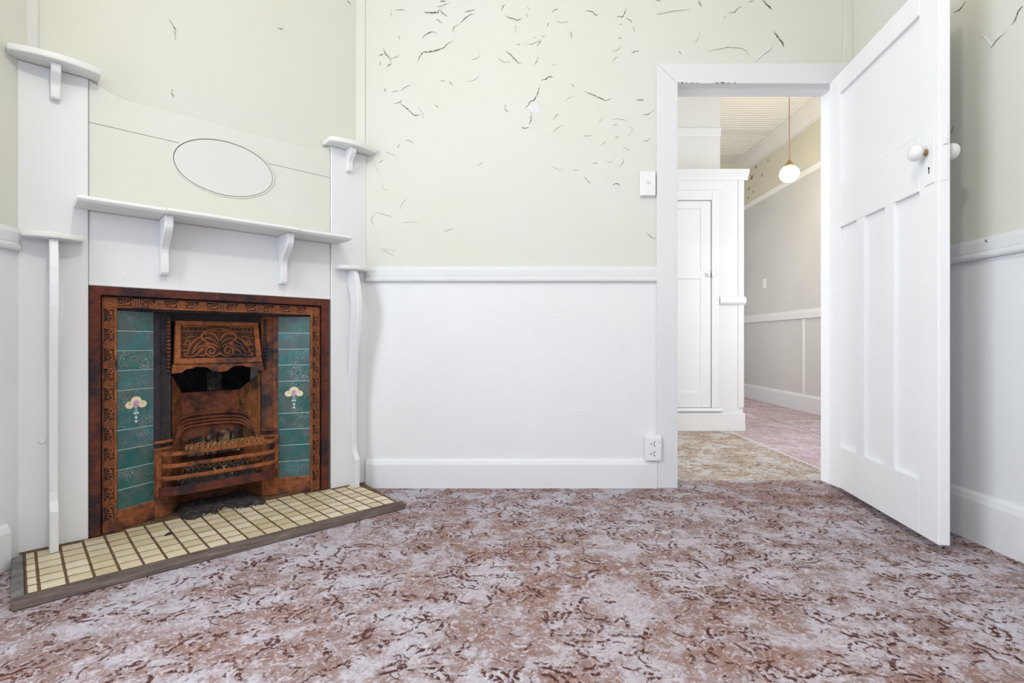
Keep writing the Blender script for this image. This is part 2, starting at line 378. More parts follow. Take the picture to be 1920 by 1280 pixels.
# door casing, one object with its boards as parts
cas = empty('trim_7', (0,0,0)); st(cas, 'white flat door casing around the open doorway', 'door frame')
CT = 0.018
b = MB(); b.prism([(0.731,0),(DX0,0),(DX0,2.0402),(0.731,2.1440)], D-CT, D, 'y'); b.build('side_board', m_casing, cas, bevel=0.0025)
b = MB(); b.prism([(0.731,2.1450),(DX0+0.0005,2.0410),(DX1-0.004,2.0405),(XR-0.002,2.11),(XR-0.002,2.1450)], D-CT, D, 'y'); b.build('head_board', m_casing, cas, bevel=0.0025)
b = MB(); b.box(DX1+0.002,XR-0.003,D-0.012,D,0,2.10); b.build('side_board', m_casing, cas, bevel=0.0025)
b = MB(); b.box(DX1-0.0015,DX1+0.001,D-0.012,YH+0.005,0,DZ); b.build('jamb', m_door, cas)
b = MB(); b.box(DX0-0.001,DX0+0.0015,D-CT+0.001,YH+0.005,0,DZ); b.build('jamb', m_trim, cas)
b = MB(); b.box(DX0,DX1,D-0.001,YH+0.005,DZ-0.0015,DZ+0.001); b.build('head_jamb', m_trim, cas)
b = MB(); b.box(DX0,DX1,D+0.048,YH+0.005,DZ-0.004,DZ); b.build('door_stop', m_door, cas, bevel=0.0015)
b = MB(); b.box(DX1-0.006,DX1,D+0.048,YH+0.005,0,DZ-0.004); b.build('door_stop', m_door, cas, bevel=0.0015)
b = MB(); b.box(DX0,DX0+0.010,D+0.048,YH+0.005,0,DZ-0.004); b.build('door_stop', m_trim, cas, bevel=0.0015)
b = MB()
for x0,x1,h in ((0.836,0.846,0.004),(0.85,0.866,0.006),(0.868,0.885,0.0022),(0.90,0.917,0.003),(0.925,0.945,0.002),(1.02,1.045,0.003),(1.05,1.075,0.006),(1.08,1.10,0.002),(1.115,1.13,0.003)):
    b.prism([(x0,2.0425),(x1-0.003,2.0415),(x1,2.0435),((x0+x1)/2,2.0425+h),(x0+0.002,2.0405+h*0.8)], D-CT-0.0006, D-CT+0.001, 'y')
b.build('paint_chip', m_crack, cas)

# peeling paint: each crack is a dark strip, plaster plus shade in its colour, with one lifted lip
def crack(pts, width, parent, P, N, lip=0.007, lift=0.0026, seed=0, thick=True):
    width *= 0.80
    rnd = random.Random(seed)
    # densify and jitter
    q=[]
    for a,c in zip(pts[:-1],pts[1:]):
        n=max(2,int(math.hypot(c[0]-a[0],c[1]-a[1])/2.6))
        for i in range(n): 
            k=i/n; q.append((a[0]+(c[0]-a[0])*k+rnd.uniform(-.7,.7), a[1]+(c[1]-a[1])*k+rnd.uniform(-.7,.7)))
    q.append(pts[-1]); pts=q; W=[P(*p) for p in pts]; n=len(W); mb=MB(); vs=[]
    N=Vector(N)
    for i in range(n):
        t=(W[min(i+1,n-1)]-W[max(i-1,0)]); t.normalize(); s=t.cross(N); s.normalize()
        if s.z < 0: s=-s
        k=math.sin(PI*(i+0.15)/(n-1+0.3))**0.6; wd=width*k*rnd.choice((0.35,0.7,0.9,1.1,1.35))
        a=W[i]-s*wd*0.5+N*0.0005; c=W[i]+s*wd*0.5+N*0.0005
        e=W[i]+s*wd*0.35+N*(lift*k+0.0006); g=W[i]+s*(wd*0.5+lip*(0.3+0.7*k))+N*0.0001
        e2=e-N*0.0008
        vs+=[a,c,e,g,e2]
    f1=[(i*5,i*5+1,(i+1)*5+1,(i+1)*5) for i in range(n-1)]
    f2=[(i*5+2,i*5+3,(i+1)*5+3,(i+1)*5+2) for i in range(n-1)]+[(i*5+2,(i+1)*5+2,(i+1)*5+4,i*5+4) for i in range(n-1)]
    mb.add(vs,f1,0); k=len(mb.v); mb.f+=f2; mb.m+=[1]*len(f2)
    o=mb.build('paint_crack',[m_crack,m_flake]); o.parent=parent
    o.matrix_parent_inverse=parent.matrix_world.inverted() if parent.matrix_world else Matrix()
    return o
def Pback(x,y): return Vector(((x-960)/960*D, D, H+(640-y)/960*D))
A=[([(540,95),(610,97),(645,90),(655,72)],9),([(655,72),(680,100),(715,130)],6),([(660,12),(705,10)],6),([(672,45),(668,62)],5),
([(325,80),(370,72),(400,80)],3),([(845,85),(880,84),(920,75)],4),([(810,178),(850,135),(890,110),(918,105)],6),([(755,250),(765,205),(805,185)],3),
([(527,295),(545,265),(580,245),(605,240),(635,247)],5),([(490,480),(505,430),(537,388),(575,392),(640,378),(695,358),(715,328),(760,308)],7),
([(235,360),(245,395),(265,420),(290,450),(295,478)],7),([(205,418),(235,405)],5),([(262,500),(295,480)],5),([(210,495),(215,460)],4),([(350,265),(360,300)],4),
([(1120,90),(1130,50),(1145,30)],5),([(1150,115),(1180,135),(1240,152),(1275,140)],5),([(1455,205),(1478,168)],4),([(1750,80),(1800,88),(1830,118),(1850,105)],5),
([(1385,345),(1422,305)],6),([(1425,275),(1445,270)],4),([(1395,420),(1385,465),(1370,488)],5),([(1155,380),(1190,415),(1220,445),(1245,473),(1270,470)],6),
([(1412,604),(1455,595),(1475,578),(1510,578)],7),([(1412,640),(1395,690),(1380,725),(1365,750),(1335,765),(1302,812)],7),([(1340,840),(1345,900),(1325,935)],6),([(1270,955),(1300,962),(1330,957)],5),
([(355,765),(385,795),(410,810),(440,845),(475,868),(515,858)],7),([(620,790),(650,805)],5),([(1145,785),(1150,825),(1175,840)],5),([(1510,900),(1530,865),(1548,855)],5),
([(1645,630),(1670,655)],4),([(1745,683),(1800,710),(1845,730),(1900,758),(1950,735)],6),([(245,690),(250,660)],3),([(340,1105),(355,1080)],3),([(1640,230),(1645,290)],4),
([(620,152),(645,148),(680,178)],3),([(1360,280),(1380,282)],4),([(1500,95),(1520,75),(1545,70)],4),([(300,690),(350,680)],2),([(1235,330),(1262,338)],3),([(1655,1272),(1700,1275)],3),([(1800,1222),(1840,1224)],3),([(730,605),(750,640)],3)]
B=[([(300,125),(345,130),(365,100),(380,60)],7),([(330,188),(345,180)],4),([(315,290),(345,280)],4),([(415,405),(435,388),(475,384)],5),
([(1145,98),(1185,95),(1215,62),(1245,50)],6),([(1400,0),(1440,45),(1472,77)],9),([(1480,232),(1510,275),(1548,322),(1558,358)],11),([(1475,325),(1460,370),(1400,415),(1340,470)],3),
([(885,325),(905,300),(930,235)],3),([(990,405),(1000,380),(1070,372),(1140,355),(1250,365),(1280,385),(1290,420)],2),([(495,860),(530,860),(555,845)],5),([(455,748),(510,750)],4),
([(275,938),(310,933)],4),([(295,1025),(320,1030)],3),([(320,1240),(345,1235),(355,1190)],6),([(1295,15),(1330,8)],4),([(920,0),(930,40),(945,50)],6),([(595,0),(640,12)],4),
([(1100,140),(1120,125)],3),([(600,145),(610,110),(700,90),(860,70)],2),([(430,200),(440,240)],3),([(770,385),(785,405)],3),([(60,1020),(115,1015)],3),([(60,1328),(110,1380)],4),([(290,1365),(330,1390)],5),([(275,1390),(300,1372)],4),([(170,920),(205,870)],2)]
k=0
for pts,wd in A: crack([(660+x/4,y/4) for x,y in pts], wd*0.00078, wall_back, Pback, (0,-1,0), seed=k); k+=1
for pts,wd in B: crack([(1080+x/4,y/4) for x,y in pts], wd*0.00078, wall_back, Pback, (0,-1,0), seed=k); k+=1
for pts,wd in (([(715,466),(723,470),(736,478),(741,482)],3),([(700,300),(712,330)],2),([(704,398),(735,406)],2),([(832,434),(850,428)],2)): crack(pts, wd*0.00078, wall_back, Pback,(0,-1,0),seed=k); k+=1
rh=random.Random(42)
for i in range(70):
    if i<44: cx,cy=rh.uniform(695,1225),abs(rh.gauss(0,150))
    elif i<58: cx,cy=rh.uniform(695,780),rh.uniform(250,480)
    else: cx,cy=rh.uniform(1120,1225),rh.uniform(200,440)
    if cy>470 or i%5 in (1,3): continue
    a=rh.choice((0.2,0.9,2.2,-0.3))+rh.gauss(0,.3); L=rh.uniform(3,11); bend=rh.uniform(-.7,.7); pts=[(cx,cy)]
    for j in range(3): pts.append((pts[-1][0]+L*math.cos(a),pts[-1][1]+L*math.sin(a)*.8)); a+=bend
    if cy<2 or min(p[1] for p in pts)<1: continue
    crack(pts, rh.choice((1.2,1.6,2.4,3.2))*0.00078, wall_back, Pback, (0,-1,0), lip=0.005, lift=0.0018, seed=500+i)
def Pright(x,y):
    d=XR*960/(x-960); return Vector((XR,d,H+(640-y)/960*d))
R=[([(1810,220),(1850,170),(1870,105),(1900,60),(1920,55)],8),([(1540,320),(1575,315),(1645,405),(1700,330),(1770,270)],4),([(1310,108),(1370,85),(1420,15)],5),([(1295,1150),(1310,1100),(1325,1065)],5)]
for pts,wd in R: crack([(1500+x/4.571,y/4.571) for x,y in pts], wd*0.0006, wall_right, Pright,(-1,0,0),seed=k); k+=1
def Pch(x,y):
    kx=(x-960)/960; num=FO[0]*FC-FO[1]*FS-0.035; d=num/(kx*FC-FS); return Vector((kx*d,d,H+(640-y)/960*d))
CH=[([(452,140),(470,175),(490,210),(495,290)],5),([(1230,198),(1255,210),(1275,205)],6),([(1733,5),(1755,35)],6),([(470,640),(468,675),(480,705)],5)]
bpy.context.view_layer.update()
for pts,wd in CH: crack([(200+x/3.84,y/3.84) for x,y in pts], wd*0.00062, wall_ch, Pch,(FC,-FS,0),seed=k); k+=1
# one fallen flake leaves bare plaster
b=MB(); b.add([Pback(660+x/4,y/4)+Vector((0,-0.0008,0)) for x,y in ((1310,812),(1345,775),(1385,770),(1420,830),(1390,850),(1345,835))],[(0,1,2,3,4,5)])
o=b.build('bare_patch', m_bare, wall_back)

# ------------------------------------------------------------------ mantelpiece
mant = empty('mantelpiece', FO, FRZ); tag(mant, 'white painted corner mantelpiece with shelves, brackets and oval plaque', 'mantelpiece')
PT = 1.684
def pil(u0,u1,zb):
    b=MB(); b.box(u0,u1,-0.033,0,zb,PT); b.build('pilaster', m_mantel, mant, bevel=0.003)
pil(0.0,0.185,0.026); pil(1.091,1.2755,0.030)
b=MB(); b.box(1.2757,1.2790,-0.033,-0.002,0.035,PT-0.01); b.build('edge_strip', m_edge, mant)
# overmantel boards, split by the horizontal joint, swept up to the capped pilasters
SEAM=1.531
b=MB(); b.box(0.1865,1.0895,-0.033,-0.007,1.212,SEAM-0.0008); b.build('overmantel_board', m_overm, mant, bevel=0.0008)
top=[(1.0895,SEAM+0.0008),(0.1865,SEAM+0.0008)]
zt=1.646
for i in range(9):
    q=i/8*PI/2; top.append((0.1865+0.13*(math.sin(q)), PT-(PT-zt)*(1-math.cos(q)) if False else zt+(PT-zt)*(1-math.sin(q))**2))
for i in range(9):
    q=(8-i)/8*PI/2; top.append((1.0895-0.13*(math.sin(q)), zt+(PT-zt)*(1-math.sin(q))**2))
b=MB(); b.prism(top,-0.033,-0.007,'y'); b.build('overmantel_board', m_overm, mant, bevel=0.0008)
b=MB(); b.box(0.1865,1.0895,-0.033,-0.008,0.9425,1.2115); b.build('frieze_board', m_mantel, mant, bevel=0.002)
b=MB(); b.box(0.1865,1.0895,-0.030,-0.0045,0.9425,0.952); b.build('lower_lip', m_mantel, mant, bevel=0.002)
# oval plaque
OA,OB,OZ=0.193,0.1175,1.468
def ell(a,bb,n=64): return [(UC+a*math.cos(2*PI*i/n), OZ+bb*math.sin(2*PI*i/n)) for i in range(n)]
pl=MB(); pl.prism(ell(OA-0.006,OB-0.006),-0.009,-0.0055,'y'); pq=pl.build('oval_plaque', m_oval, mant, bevel=0.001)
b=MB(); b.tube([(u,-0.007,z) for u,z in ell(OA,OB)],0.0042,6,True,up=(0,1,0)); b.build('bead', m_overm, pq, smooth=True)
b=MB(); b.tube([(u,-0.0075,z) for u,z in ell(OA-0.0052,OB-0.0052)],0.0014,4,True); b.build('joint', m_crack, pq)
# caps: bow fronted boards
def bow(name, uc, hw, wend, wmid, z0, z1, mat, back=-0.0):
    pts=[(uc-hw*0.98,back),(uc+hw*0.98,back)]
    pts+= [(uc+hw*(1-2*i/14), wend+(wmid-wend)*(1-(1-2*i/14)**2)) for i in range(15)]
    b=MB(); b.prism(pts,z0,z1,'z'); return b.build(name, mat, mant, bevel=0.005, seg=2)
bow('cap_shelf', 0.098,0.121,0.058,0.088,PT+0.001,PT+0.024,m_cap,-0.030)
bow('cap_shelf', 1.180,0.121,0.058,0.088,PT+0.001,PT+0.024,m_cap,-0.030)
bow('ledge', 0.090,0.079,0.055,0.082,1.088,1.108,m_cap,0.0005)
bow('ledge', 1.186,0.080,0.055,0.082,1.088,1.108,m_cap,0.0005)
# mantel shelf in three lengths, the middle one standing proud
for u0,u1,dw in ((0.149,0.3955,0.0),(0.3965,0.8785,0.010),(0.8795,1.131,0.0)):
    b=MB(); w1=0.138+dw
    b.prism([(-0.006,1.2135),(w1-0.010,1.2135),(w1,1.222),(w1,1.228),(w1-0.006,1.234),(-0.006,1.234)],u0,u1,'x')
    b.build('mantel_shelf', m_cap, mant, bevel=0.0012)
# S shaped brackets (profile in w,z)
def sbrk(uc,th,z1,z0,wt,wb,name='bracket',wbase=-0.0075):
    f=[]
    for i in range(21):
        k=i/20; z=z1+(z0-z1)*k
        q=max(0.0,min(1.0,(k-0.16)/0.44)); w=wt+(wb-wt)*(q*q*(3-2*q))
        if k>0.60: w=wb+(0.004 if wt>0.08 else 0.001)*math.sin(PI*(k-0.60)/0.40)
        if k<0.16: w=wt*(1+0.03*math.sin(PI*k/0.16))
        f.append((w,z))
    f[-1]=(wb*0.8,z0)
    b=MB(); b.prism([(wbase,z1)]+f+[(wbase,z0+0.003)],uc-th/2,uc+th/2,'x'); return b.build(name, m_mantel, mant, bevel=0.002)
sbrk(0.865,0.027,1.213,0.996,0.108,0.030); sbrk(0.417,0.027,1.213,0.996,0.108,0.030)
sbrk(0.098,0.026,PT+0.001,1.575,0.060,0.024,wbase=0.0); sbrk(1.180,0.026,PT+0.001,1.575,0.060,0.024,wbase=0.0)
# long cabriole legs under the ledges
def leg(uc,zb):
    fr=[(0.060,1.0885),(0.070,1.070),(0.088,1.03),(0.098,0.99),(0.106,0.93),(0.104,0.86),(0.092,0.78),(0.068,0.65),(0.056,0.53),(0.050,0.43),(0.050,0.32),(0.053,0.23),(0.060,0.20),(0.078,0.178),(0.084,0.17),(0.080,zb)]
    bk=[(0.0,zb),(0.0,0.55),(0.012,0.66),(0.026,0.78),(0.035,0.88),(0.034,0.93),(0.022,0.975),(0.008,1.005),(0.0,1.02),(0.0,1.0885)]
    b=MB(); b.prism(fr+bk,uc-0.0115,uc+0.0115,'x'); b.build('leg', m_mantel, mant, bevel=0.002)
leg(0.090,0.031); leg(1.186,0.031)

b=MB(); disc_pts=[(1.2135+0.0095*math.cos(2*PI*i/16),0.4+0.0095*math.sin(2*PI*i/16)) for i in range(16)]
b.prism(disc_pts,-0.001,0.0045,'y'); b.build('screw_plug',m_mantel,mant,bevel=0.0015)

# ------------------------------------------------------------------ hearth
hea = empty('hearth', FO, FRZ); tag(hea, 'raised hearth of small buff tiles with dark edging in front of fireplace', 'hearth')
HU0,HU1,HW=0.075,1.259,0.397
b=MB(); b.prism([(HU0-0.01,HW),(HU1,HW),(HU1,0.0005),(0.028,0.0005),(0.030,0.05)],0.001,0.0306,'z'); b.build('slab', m_mortar, hea)
b=MB(); b.prism([(HW,0.001),(HW+0.030,0.001),(HW+0.024,0.012),(HW+0.004,0.030),(HW,0.030)],HU0-0.035,HU1+0.028,'x'); b.build('edging', m_edging, hea, bevel=0.002)
b=MB(); b.prism([(HU1+0.001,0.03),(HU1+0.030,0.03),(HU1+0.030,HW+0.001),(HU1+0.001,HW+0.001)],0.001,0.030,'z'); b.build('edging', m_slate, hea, bevel=0.003)
b=MB(); b.prism([(0.028,0.03),(HU0-0.005,HW+0.004),(HU0-0.020,HW+0.010),(0.020,0.03)],0.001,0.022,'z'); b.build('edging', m_edging, hea, bevel=0.002)
tm={}
def htile(u0,u1,w0,w1,rn):
    key=(round(u1-u0,4),round(w1-w0,4))
    if key not in tm:
        mb=MB(); a,c=key; e=0.0016
        lo=[(-a/2,-c/2),(a/2,-c/2),(a/2,c/2),(-a/2,c/2)]; hi=[(x*(1-2*e/a),y*(1-2*e/c)) for x,y in lo]
        vs=[(x,y,0) for x,y in lo]+[(x,y,0.0065) for x,y in lo]+[(x,y,0.008) for x,y in hi]
        mb.add(vs,[(8,9,10,11)]+[(i,(i+1)%4,4+(i+1)%4,4+i) for i in range(4)]+[(4+i,4+(i+1)%4,8+(i+1)%4,8+i) for i in range(4)])
        tm[key]=mb.mesh('tile',m_htile)
    inst('tile',tm[key],hea,((u0+u1)/2,(w0+w1)/2,0.0232+rn.uniform(-.0002,.0004)),(rn.uniform(-.004,.004),rn.uniform(-.004,.004),rn.uniform(-.012,.012)))
rn=random.Random(3)
US=0.0614; RS=0.0632; G=0.0062
cols=[(HU1-0.001,1.2305)]+[(1.2305-US*i,1.2305-US*(i+1)) for i in range(19)]
for ci,(ua,ub) in enumerate(cols):
    for r in range(7):
        w1=HW-RS*r; w0=w1-RS+0.0058
        um=(ua+ub)/2
        lim=0.004
        if 0.47<um<0.815: lim=-0.055
        elif 0.28<um<1.0: lim=-0.02
        if um<0.20 or um>1.09: lim=0.006
        if w1-0.012<lim: continue
        w0=max(w0,lim)
        edge=0.030+(HU0-0.03)*(((w0+w1)/2-0.03)/HW)
        u0=max(ub+G/2,edge+0.006)
        if ua-G/2-u0<0.014: continue
        off=0.006*math.sin(r*1.7) if ci>0 else 0.0
        htile(u0,ua-G/2,w0,w1-0.0005,rn)

# ------------------------------------------------------------------ fireplace insert
ins = empty('fireplace_insert', FO, FRZ)
b=MB(); b.box(0.20,1.085,-0.40,0.0,0.001,0.0306); b.build('hearth_bed', m_mortar, ins)
tag(ins, 'rusty cast iron fireplace insert with teal tiled cheeks', 'fireplace')
def P(du,w,z): return (UC+du,w,z)
IZ0,IZ1=0.033,0.9410
RW=0.447
def ring(h0,h1,zt0,zt1,w0,w1,name,mat,bev=0.002):
    # inverted U frame between half widths h0 (outer) and h1 (inner)
    o=[(UC-h0,IZ0),(UC-h0,zt0),(UC+h0,zt0),(UC+h0,IZ0),(UC+h1,IZ0),(UC+h1,zt1),(UC-h1,zt1),(UC-h1,IZ0)]
    b=MB(); b.prism(o,w0,w1,'y'); return b.build(name, mat, ins, bevel=bev)
ring(RW,0.414,IZ1,0.910,-0.055,-0.002,'outer_rim',m_rustd)
ring(0.4135,0.4090,0.9095,0.905,-0.055,-0.026,'groove',m_soot)
ring(0.4090,0.3675,0.905,0.868,-0.055,-0.018,'ornament_band',m_rust)
ring(0.3715,0.3655,0.871,0.8655,-0.055,-0.013,'inner_bead',m_rust,0.0015)
# little scroll panels set in the band: sunk ground, raised frame, S scroll
def scroll_mesh(kind):
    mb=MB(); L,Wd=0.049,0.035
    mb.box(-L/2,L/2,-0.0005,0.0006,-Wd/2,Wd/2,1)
    for x0,x1,z0,z1 in ((-L/2,L/2,Wd/2-0.003,Wd/2),(-L/2,L/2,-Wd/2,-Wd/2+0.003),(-L/2,-L/2+0.003,-Wd/2,Wd/2),(L/2-0.003,L/2,-Wd/2,Wd/2)):
        mb.box(x0,x1,0,0.0035,z0,z1,0)
    for s in (1,-1):
        pts=[]
        for i in range(15):
            q=i/14; a=q*3.6*PI/2+0.4; r=0.0095*(1-q*0.72)
            pts.append((s*(0.0112+r*math.cos(a)*1.15),0.0014,s*(0.0005+r*math.sin(a)*1.25*(1 if kind else -1))))
        pts=[(-s*0.002,0.001,-s*0.010*(1 if kind else -1))]+pts
        mb.tube(pts,[0.0012]+[0.0026]*(len(pts)-3)+[0.0020,0.0014],5)
    mb.tube([(-0.017,0.001,0.009),(-0.009,0.001,0.0105),(-0.004,0.001,0.006)],[0.001,0.002,0.001],5)
    mb.tube([(0.017,0.001,-0.009),(0.009,0.001,-0.0105),(0.004,0.001,-0.006)],[0.001,0.002,0.001],5)
    # upright bars beside the panel
    for x in (L/2+0.0045,L/2+0.012,L/2+0.0195): mb.box(x-0.0018,x+0.0018,0,0.0028,-Wd/2,Wd/2,0)
    return mb.mesh('scroll_panel',[m_rust,m_ground])
SM=[scroll_mesh(0),scroll_mesh(1)]
BZ=0.8865; WP=-0.0182
for i in range(10): inst('scroll_panel',SM[i%2],ins,(UC+0.352-i*0.0735-0.022+0.012,WP,BZ),(0,PI*0,0))
for s in (1,-1):
    for i in range(11): inst('scroll_panel',SM[i%2],ins,(UC+s*0.388,WP,0.838-i*0.0735),(0,PI/2,0))
    mb=MB(); 
    for a0,a1,c0,c1 in ((-.016,.016,.013,.016),(-.016,.016,-.016,-.013),(-.016,-.013,-.016,.016),(.013,.016,-.016,.016),(-.007,.007,-.007,.007)): mb.box(a0,a1,0,0.0035,c0,c1)
    o=mb.build('corner_block',m_rust,ins); o.location=(UC+s*0.388,WP,BZ)
# soffit of the recess
TH=math.radians(25); TL=0.139
TI=0.3655-TL*math.cos(TH); TWi=-0.030-TL*math.sin(TH)
b=MB(); b.box(UC-0.366,UC+0.366,-0.14,-0.04,0.857,0.8655); b.build('recess_soffit', m_soot, ins)
b=MB(); b.prism([(UC-0.3655,-0.042),(UC-TI,TWi-0.012),(UC-0.17,-0.135),(UC+0.17,-0.135),(UC+TI,TWi-0.012),(UC+0.3655,-0.042),(UC+0.3655,-0.16),(UC-0.3655,-0.16)],0.825,0.857,'z'); b.build('top_plate', m_soot, ins)
# tiled cheeks
ZT=[0.855,0.780,0.705,0.630,0.555,0.405,0.330,0.255,0.180,0.105]
tmm={}
def gtile(h):
    if h not in tmm:
        mb=MB(); a=TL/2-0.0015; c=h/2-0.0016; e=0.0016
        lo=[(-a,-c),(a,-c),(a,c),(-a,c)]; hi=[(-a+e,-c+e),(a-e,-c+e),(a-e,c-e),(-a+e,c-e)]
        vs=[(x,-0.006,z) for x,z in lo]+[(x,0.0,z) for x,z in lo]+[(x,0.0016,z) for x,z in hi]
        mb.add(vs,[(8,9,10,11)]+[(i,(i+1)%4,4+(i+1)%4,4+i) for i in range(4)]+[(4+i,4+(i+1)%4,8+(i+1)%4,8+i) for i in range(4)])
        tmm[h]=mb.mesh('glazed_tile',m_teal)
    return tmm[h]
def disc(mb,cx,cz,rx,rz,y0,y1,mi,n=20,a0=0):
    mb.prism([(cx+rx*math.cos(2*PI*i/n+a0),cz+rz*math.sin(2*PI*i/n+a0)) for i in range(n)],y0,y1,'y',mi)
for s in (1,-1):
    cu=UC+s*(0.3655+TI)/2; cw=(-0.030+TWi)/2
    rz=-s*TH if s<0 else -TH
    rz = (TH if s>0 else -TH)
    # backing (grout) plate
    mb=MB(); mb.box(-TL/2,TL/2,-0.010,-0.0012,0.105,0.855); o=mb.build('grout_bed',m_grout,ins); o.location=(cu,cw,0); o.rotation_euler=(0,0,rz)
    for i in range(9):
        h=round(ZT[i]-ZT[i+1],4)
        tl=inst('glazed_tile',gtile(h),ins,(cu,cw,(ZT[i]+ZT[i+1])/2),(0,0,rz))
        if i==4:
            tl['label']='teal tile with a cream and violet flower motif'
            mb=MB(); y=0.0014
            disc(mb,0,0.030,0.0215,0.0185,y,y+0.0010,0); disc(mb,-0.0235,0.016,0.0175,0.0150,y,y+0.0010,0); disc(mb,0.0235,0.016,0.0175,0.0150,y,y+0.0010,0)
            mb.build('motif_outline',m_gold,tl)
            mb=MB()
            disc(mb,0,0.030,0.0195,0.0165,y,y+0.0017,0); disc(mb,-0.0235,0.016,0.0158,0.0133,y,y+0.0016,0); disc(mb,0.0235,0.016,0.0158,0.0133,y,y+0.0016,0)
            mb.build('cream_petals',m_cream_gl,tl)
            mb=MB(); disc(mb,0,0.018,0.0120,0.0150,y,y+0.0023,0); mb.build('violet_heart',m_violet,tl)
            mb=MB()
            for q in (-1,1):
                mb.tube([(q*0.017,y+0.0016,0.020),(q*0.021,y+0.0016,0.0235),(q*0.026,y+0.0016,0.021),(q*0.0255,y+0.0016,0.0165),(q*0.0225,y+0.0016,0.016)],0.0009,4)
            mb.build('petal_scrolls',m_gold,tl)
            mb=MB()
            for x in (-0.004,0,0.004): mb.box(x-0.0005,x+0.0005,y,y+0.0008,-0.016 if x else -0.046,0.004)
            for x,z,r in ((-0.0055,-0.018,0.0052),(0.0055,-0.018,0.0052),(0,-0.035,0.0064),(0,-0.050,0.0064)):
                mb.prism([(x-r,z+r*0.7),(x+r,z+r*0.7),(x,z-r)],y,y+0.0012,'y')
            mb.build('hanging_drops',m_drop,tl)
    # iron foot below the tiles and rails beside them
    mb=MB(); mb.box(-TL/2-0.004,TL/2+0.004,-0.012,0.006,IZ0-0.003,0.105); o=mb.build('tile_foot',m_rust,ins,bevel=0.003); o.location=(cu,cw,0); o.rotation_euler=(0,0,rz)
    # column between tiles and hood
    xo,xi=s*TI,s*0.176
    mb=MB(); mb.prism([(UC+xo,TWi+0.004),(UC+s*(TI-0.020),TWi+0.002),(UC+s*(TI-0.024),TWi-0.012),(UC+xi,-0.112),(UC+xi,-0.165),(UC+xo,-0.165)],0.30,0.857,'z')
    mb.build('column',m_soot if s>0 else m_mixiron,ins,bevel=0.002)
    mb=MB(); mb.prism([(UC+xo,TWi+0.007),(UC+s*(TI-0.032),TWi+0.003),(UC+xi-s*0.003,-0.108),(UC+xi-s*0.003,-0.165),(UC+xo,-0.165)],IZ0-0.002,0.30,'z')
    mb.build('column_base',m_rust,ins,bevel=0.003)
    for zz in (0.300,0.328):
        mb=MB(); mb.prism([(UC+xo+s*0.002,TWi+0.012),(UC+s*(TI-0.034),TWi+0.010),(UC+xi-s*0.004,-0.100),(UC+xi-s*0.004,-0.15),(UC+xo+s*0.002,-0.15)],zz,zz+0.011,'z'); mb.build('collar',m_rust,ins,bevel=0.003)
    mb=MB()
    for i in range(15):
        z=0.835-i*0.0155; u=UC+s*0.187; w=-0.104+0.0
        M=Matrix.Translation((u,w,z))@Matrix.Diagonal((1,0.9,0.75,1))
        mb.lathe([(0.002,-0.009),(0.0062,-0.006),(0.009,0),(0.0062,0.006),(0.002,0.009)],7,M)
    mb.build('bead_moulding',m_mixiron if s>0 else m_soot,ins,smooth=True)

# hood: tilting plate with cast ornament
HZ0,HZ1=0.645,0.826; HW0,HW1=-0.092,-0.122; HH0,HH1=0.170,0.161
def hp(x,y,d):
    # x -1..1, y 0..1, d out of the plate
    k=y; hh=HH0+(HH1-HH0)*k; w=HW0+(HW1-HW0)*k
    nz=(HW0-HW1); ny=(HZ1-HZ0); ln=math.hypot(nz,ny)
    return (UC-x*hh, w+d*ny/ln, HZ0+(HZ1-HZ0)*k+d*nz/ln)
def plate(mb,x0,x1,y0,y1,d0,d1,mi=0):
    vs=[hp(x,y,d) for d in (d0,d1) for x,y in ((x0,y0),(x1,y0),(x1,y1),(x0,y1))]
    mb.add(vs,[(0,3,2,1),(4,5,6,7),(0,1,5,4),(1,2,6,5),(2,3,7,6),(3,0,4,7)],mi)
mb=MB(); plate(mb,-1,1,0,1,-0.02,0.0); hood=mb.build('hood',m_rust,ins)
mb=MB()
plate(mb,-1,1,0,0.13,0,0.010); plate(mb,-1,1,0.90,1.0,0,0.010); plate(mb,-1,-0.87,0.13,0.90,0,0.010); plate(mb,0.87,1,0.13,0.90,0,0.010)
mb.build('hood_border',m_rust,hood,bevel=0.0025)
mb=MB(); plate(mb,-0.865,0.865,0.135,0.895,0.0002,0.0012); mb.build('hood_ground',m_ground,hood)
mb=MB()
def rib(pts,r=0.0032,taper=True):
    # pts in ornament pixels (centre 720, bottom 740, half width 455, height 395), smoothed
    Q=[]
    n=len(pts)
    for i in range(n-1):
        p0=pts[max(i-1,0)];p1=pts[i];p2=pts[i+1];p3=pts[min(i+2,n-1)]
        for j in range(5):
            t=j/5
            f=lambda a,b_,c,d:0.5*((2*b_)+(-a+c)*t+(2*a-5*b_+4*c-d)*t*t+(-a+3*b_-3*c+d)*t**3)
            Q.append((f(p0[0],p1[0],p2[0],p3[0]),f(p0[1],p1[1],p2[1],p3[1])))
    Q.append(pts[-1])
    for s in (1,-1):
        W=[hp(s*(x-720)/455*0.86,0.135+0.76*(740-y)/400,0.0018) for x,y in Q]
        k=len(W); rr=[r*(0.45+0.55*math.sin(PI*(i+0.3)/(k-0.4))**0.5) if taper else r for i in range(k)]
        mb.tube(W,rr,5)
rib([(720,690),(720,600),(720,500),(720,420)],0.0042)
rib([(720,672),(760,712),(830,722),(884,685),(878,630),(830,602),(784,628),(788,676),(826,690),(846,664),(826,648)],0.0046)
rib([(760,715),(722,690),(735,675)],0.003)
rib([(880,600),(955,640),(1005,705),(1090,722),(1140,700),(1120,675)],0.0042)
rib([(890,690),(930,712),(985,700),(960,660),(905,640)],0.004)
rib([(1105,700),(1085,620),(1040,545),(985,495),(950,480)],0.0040)
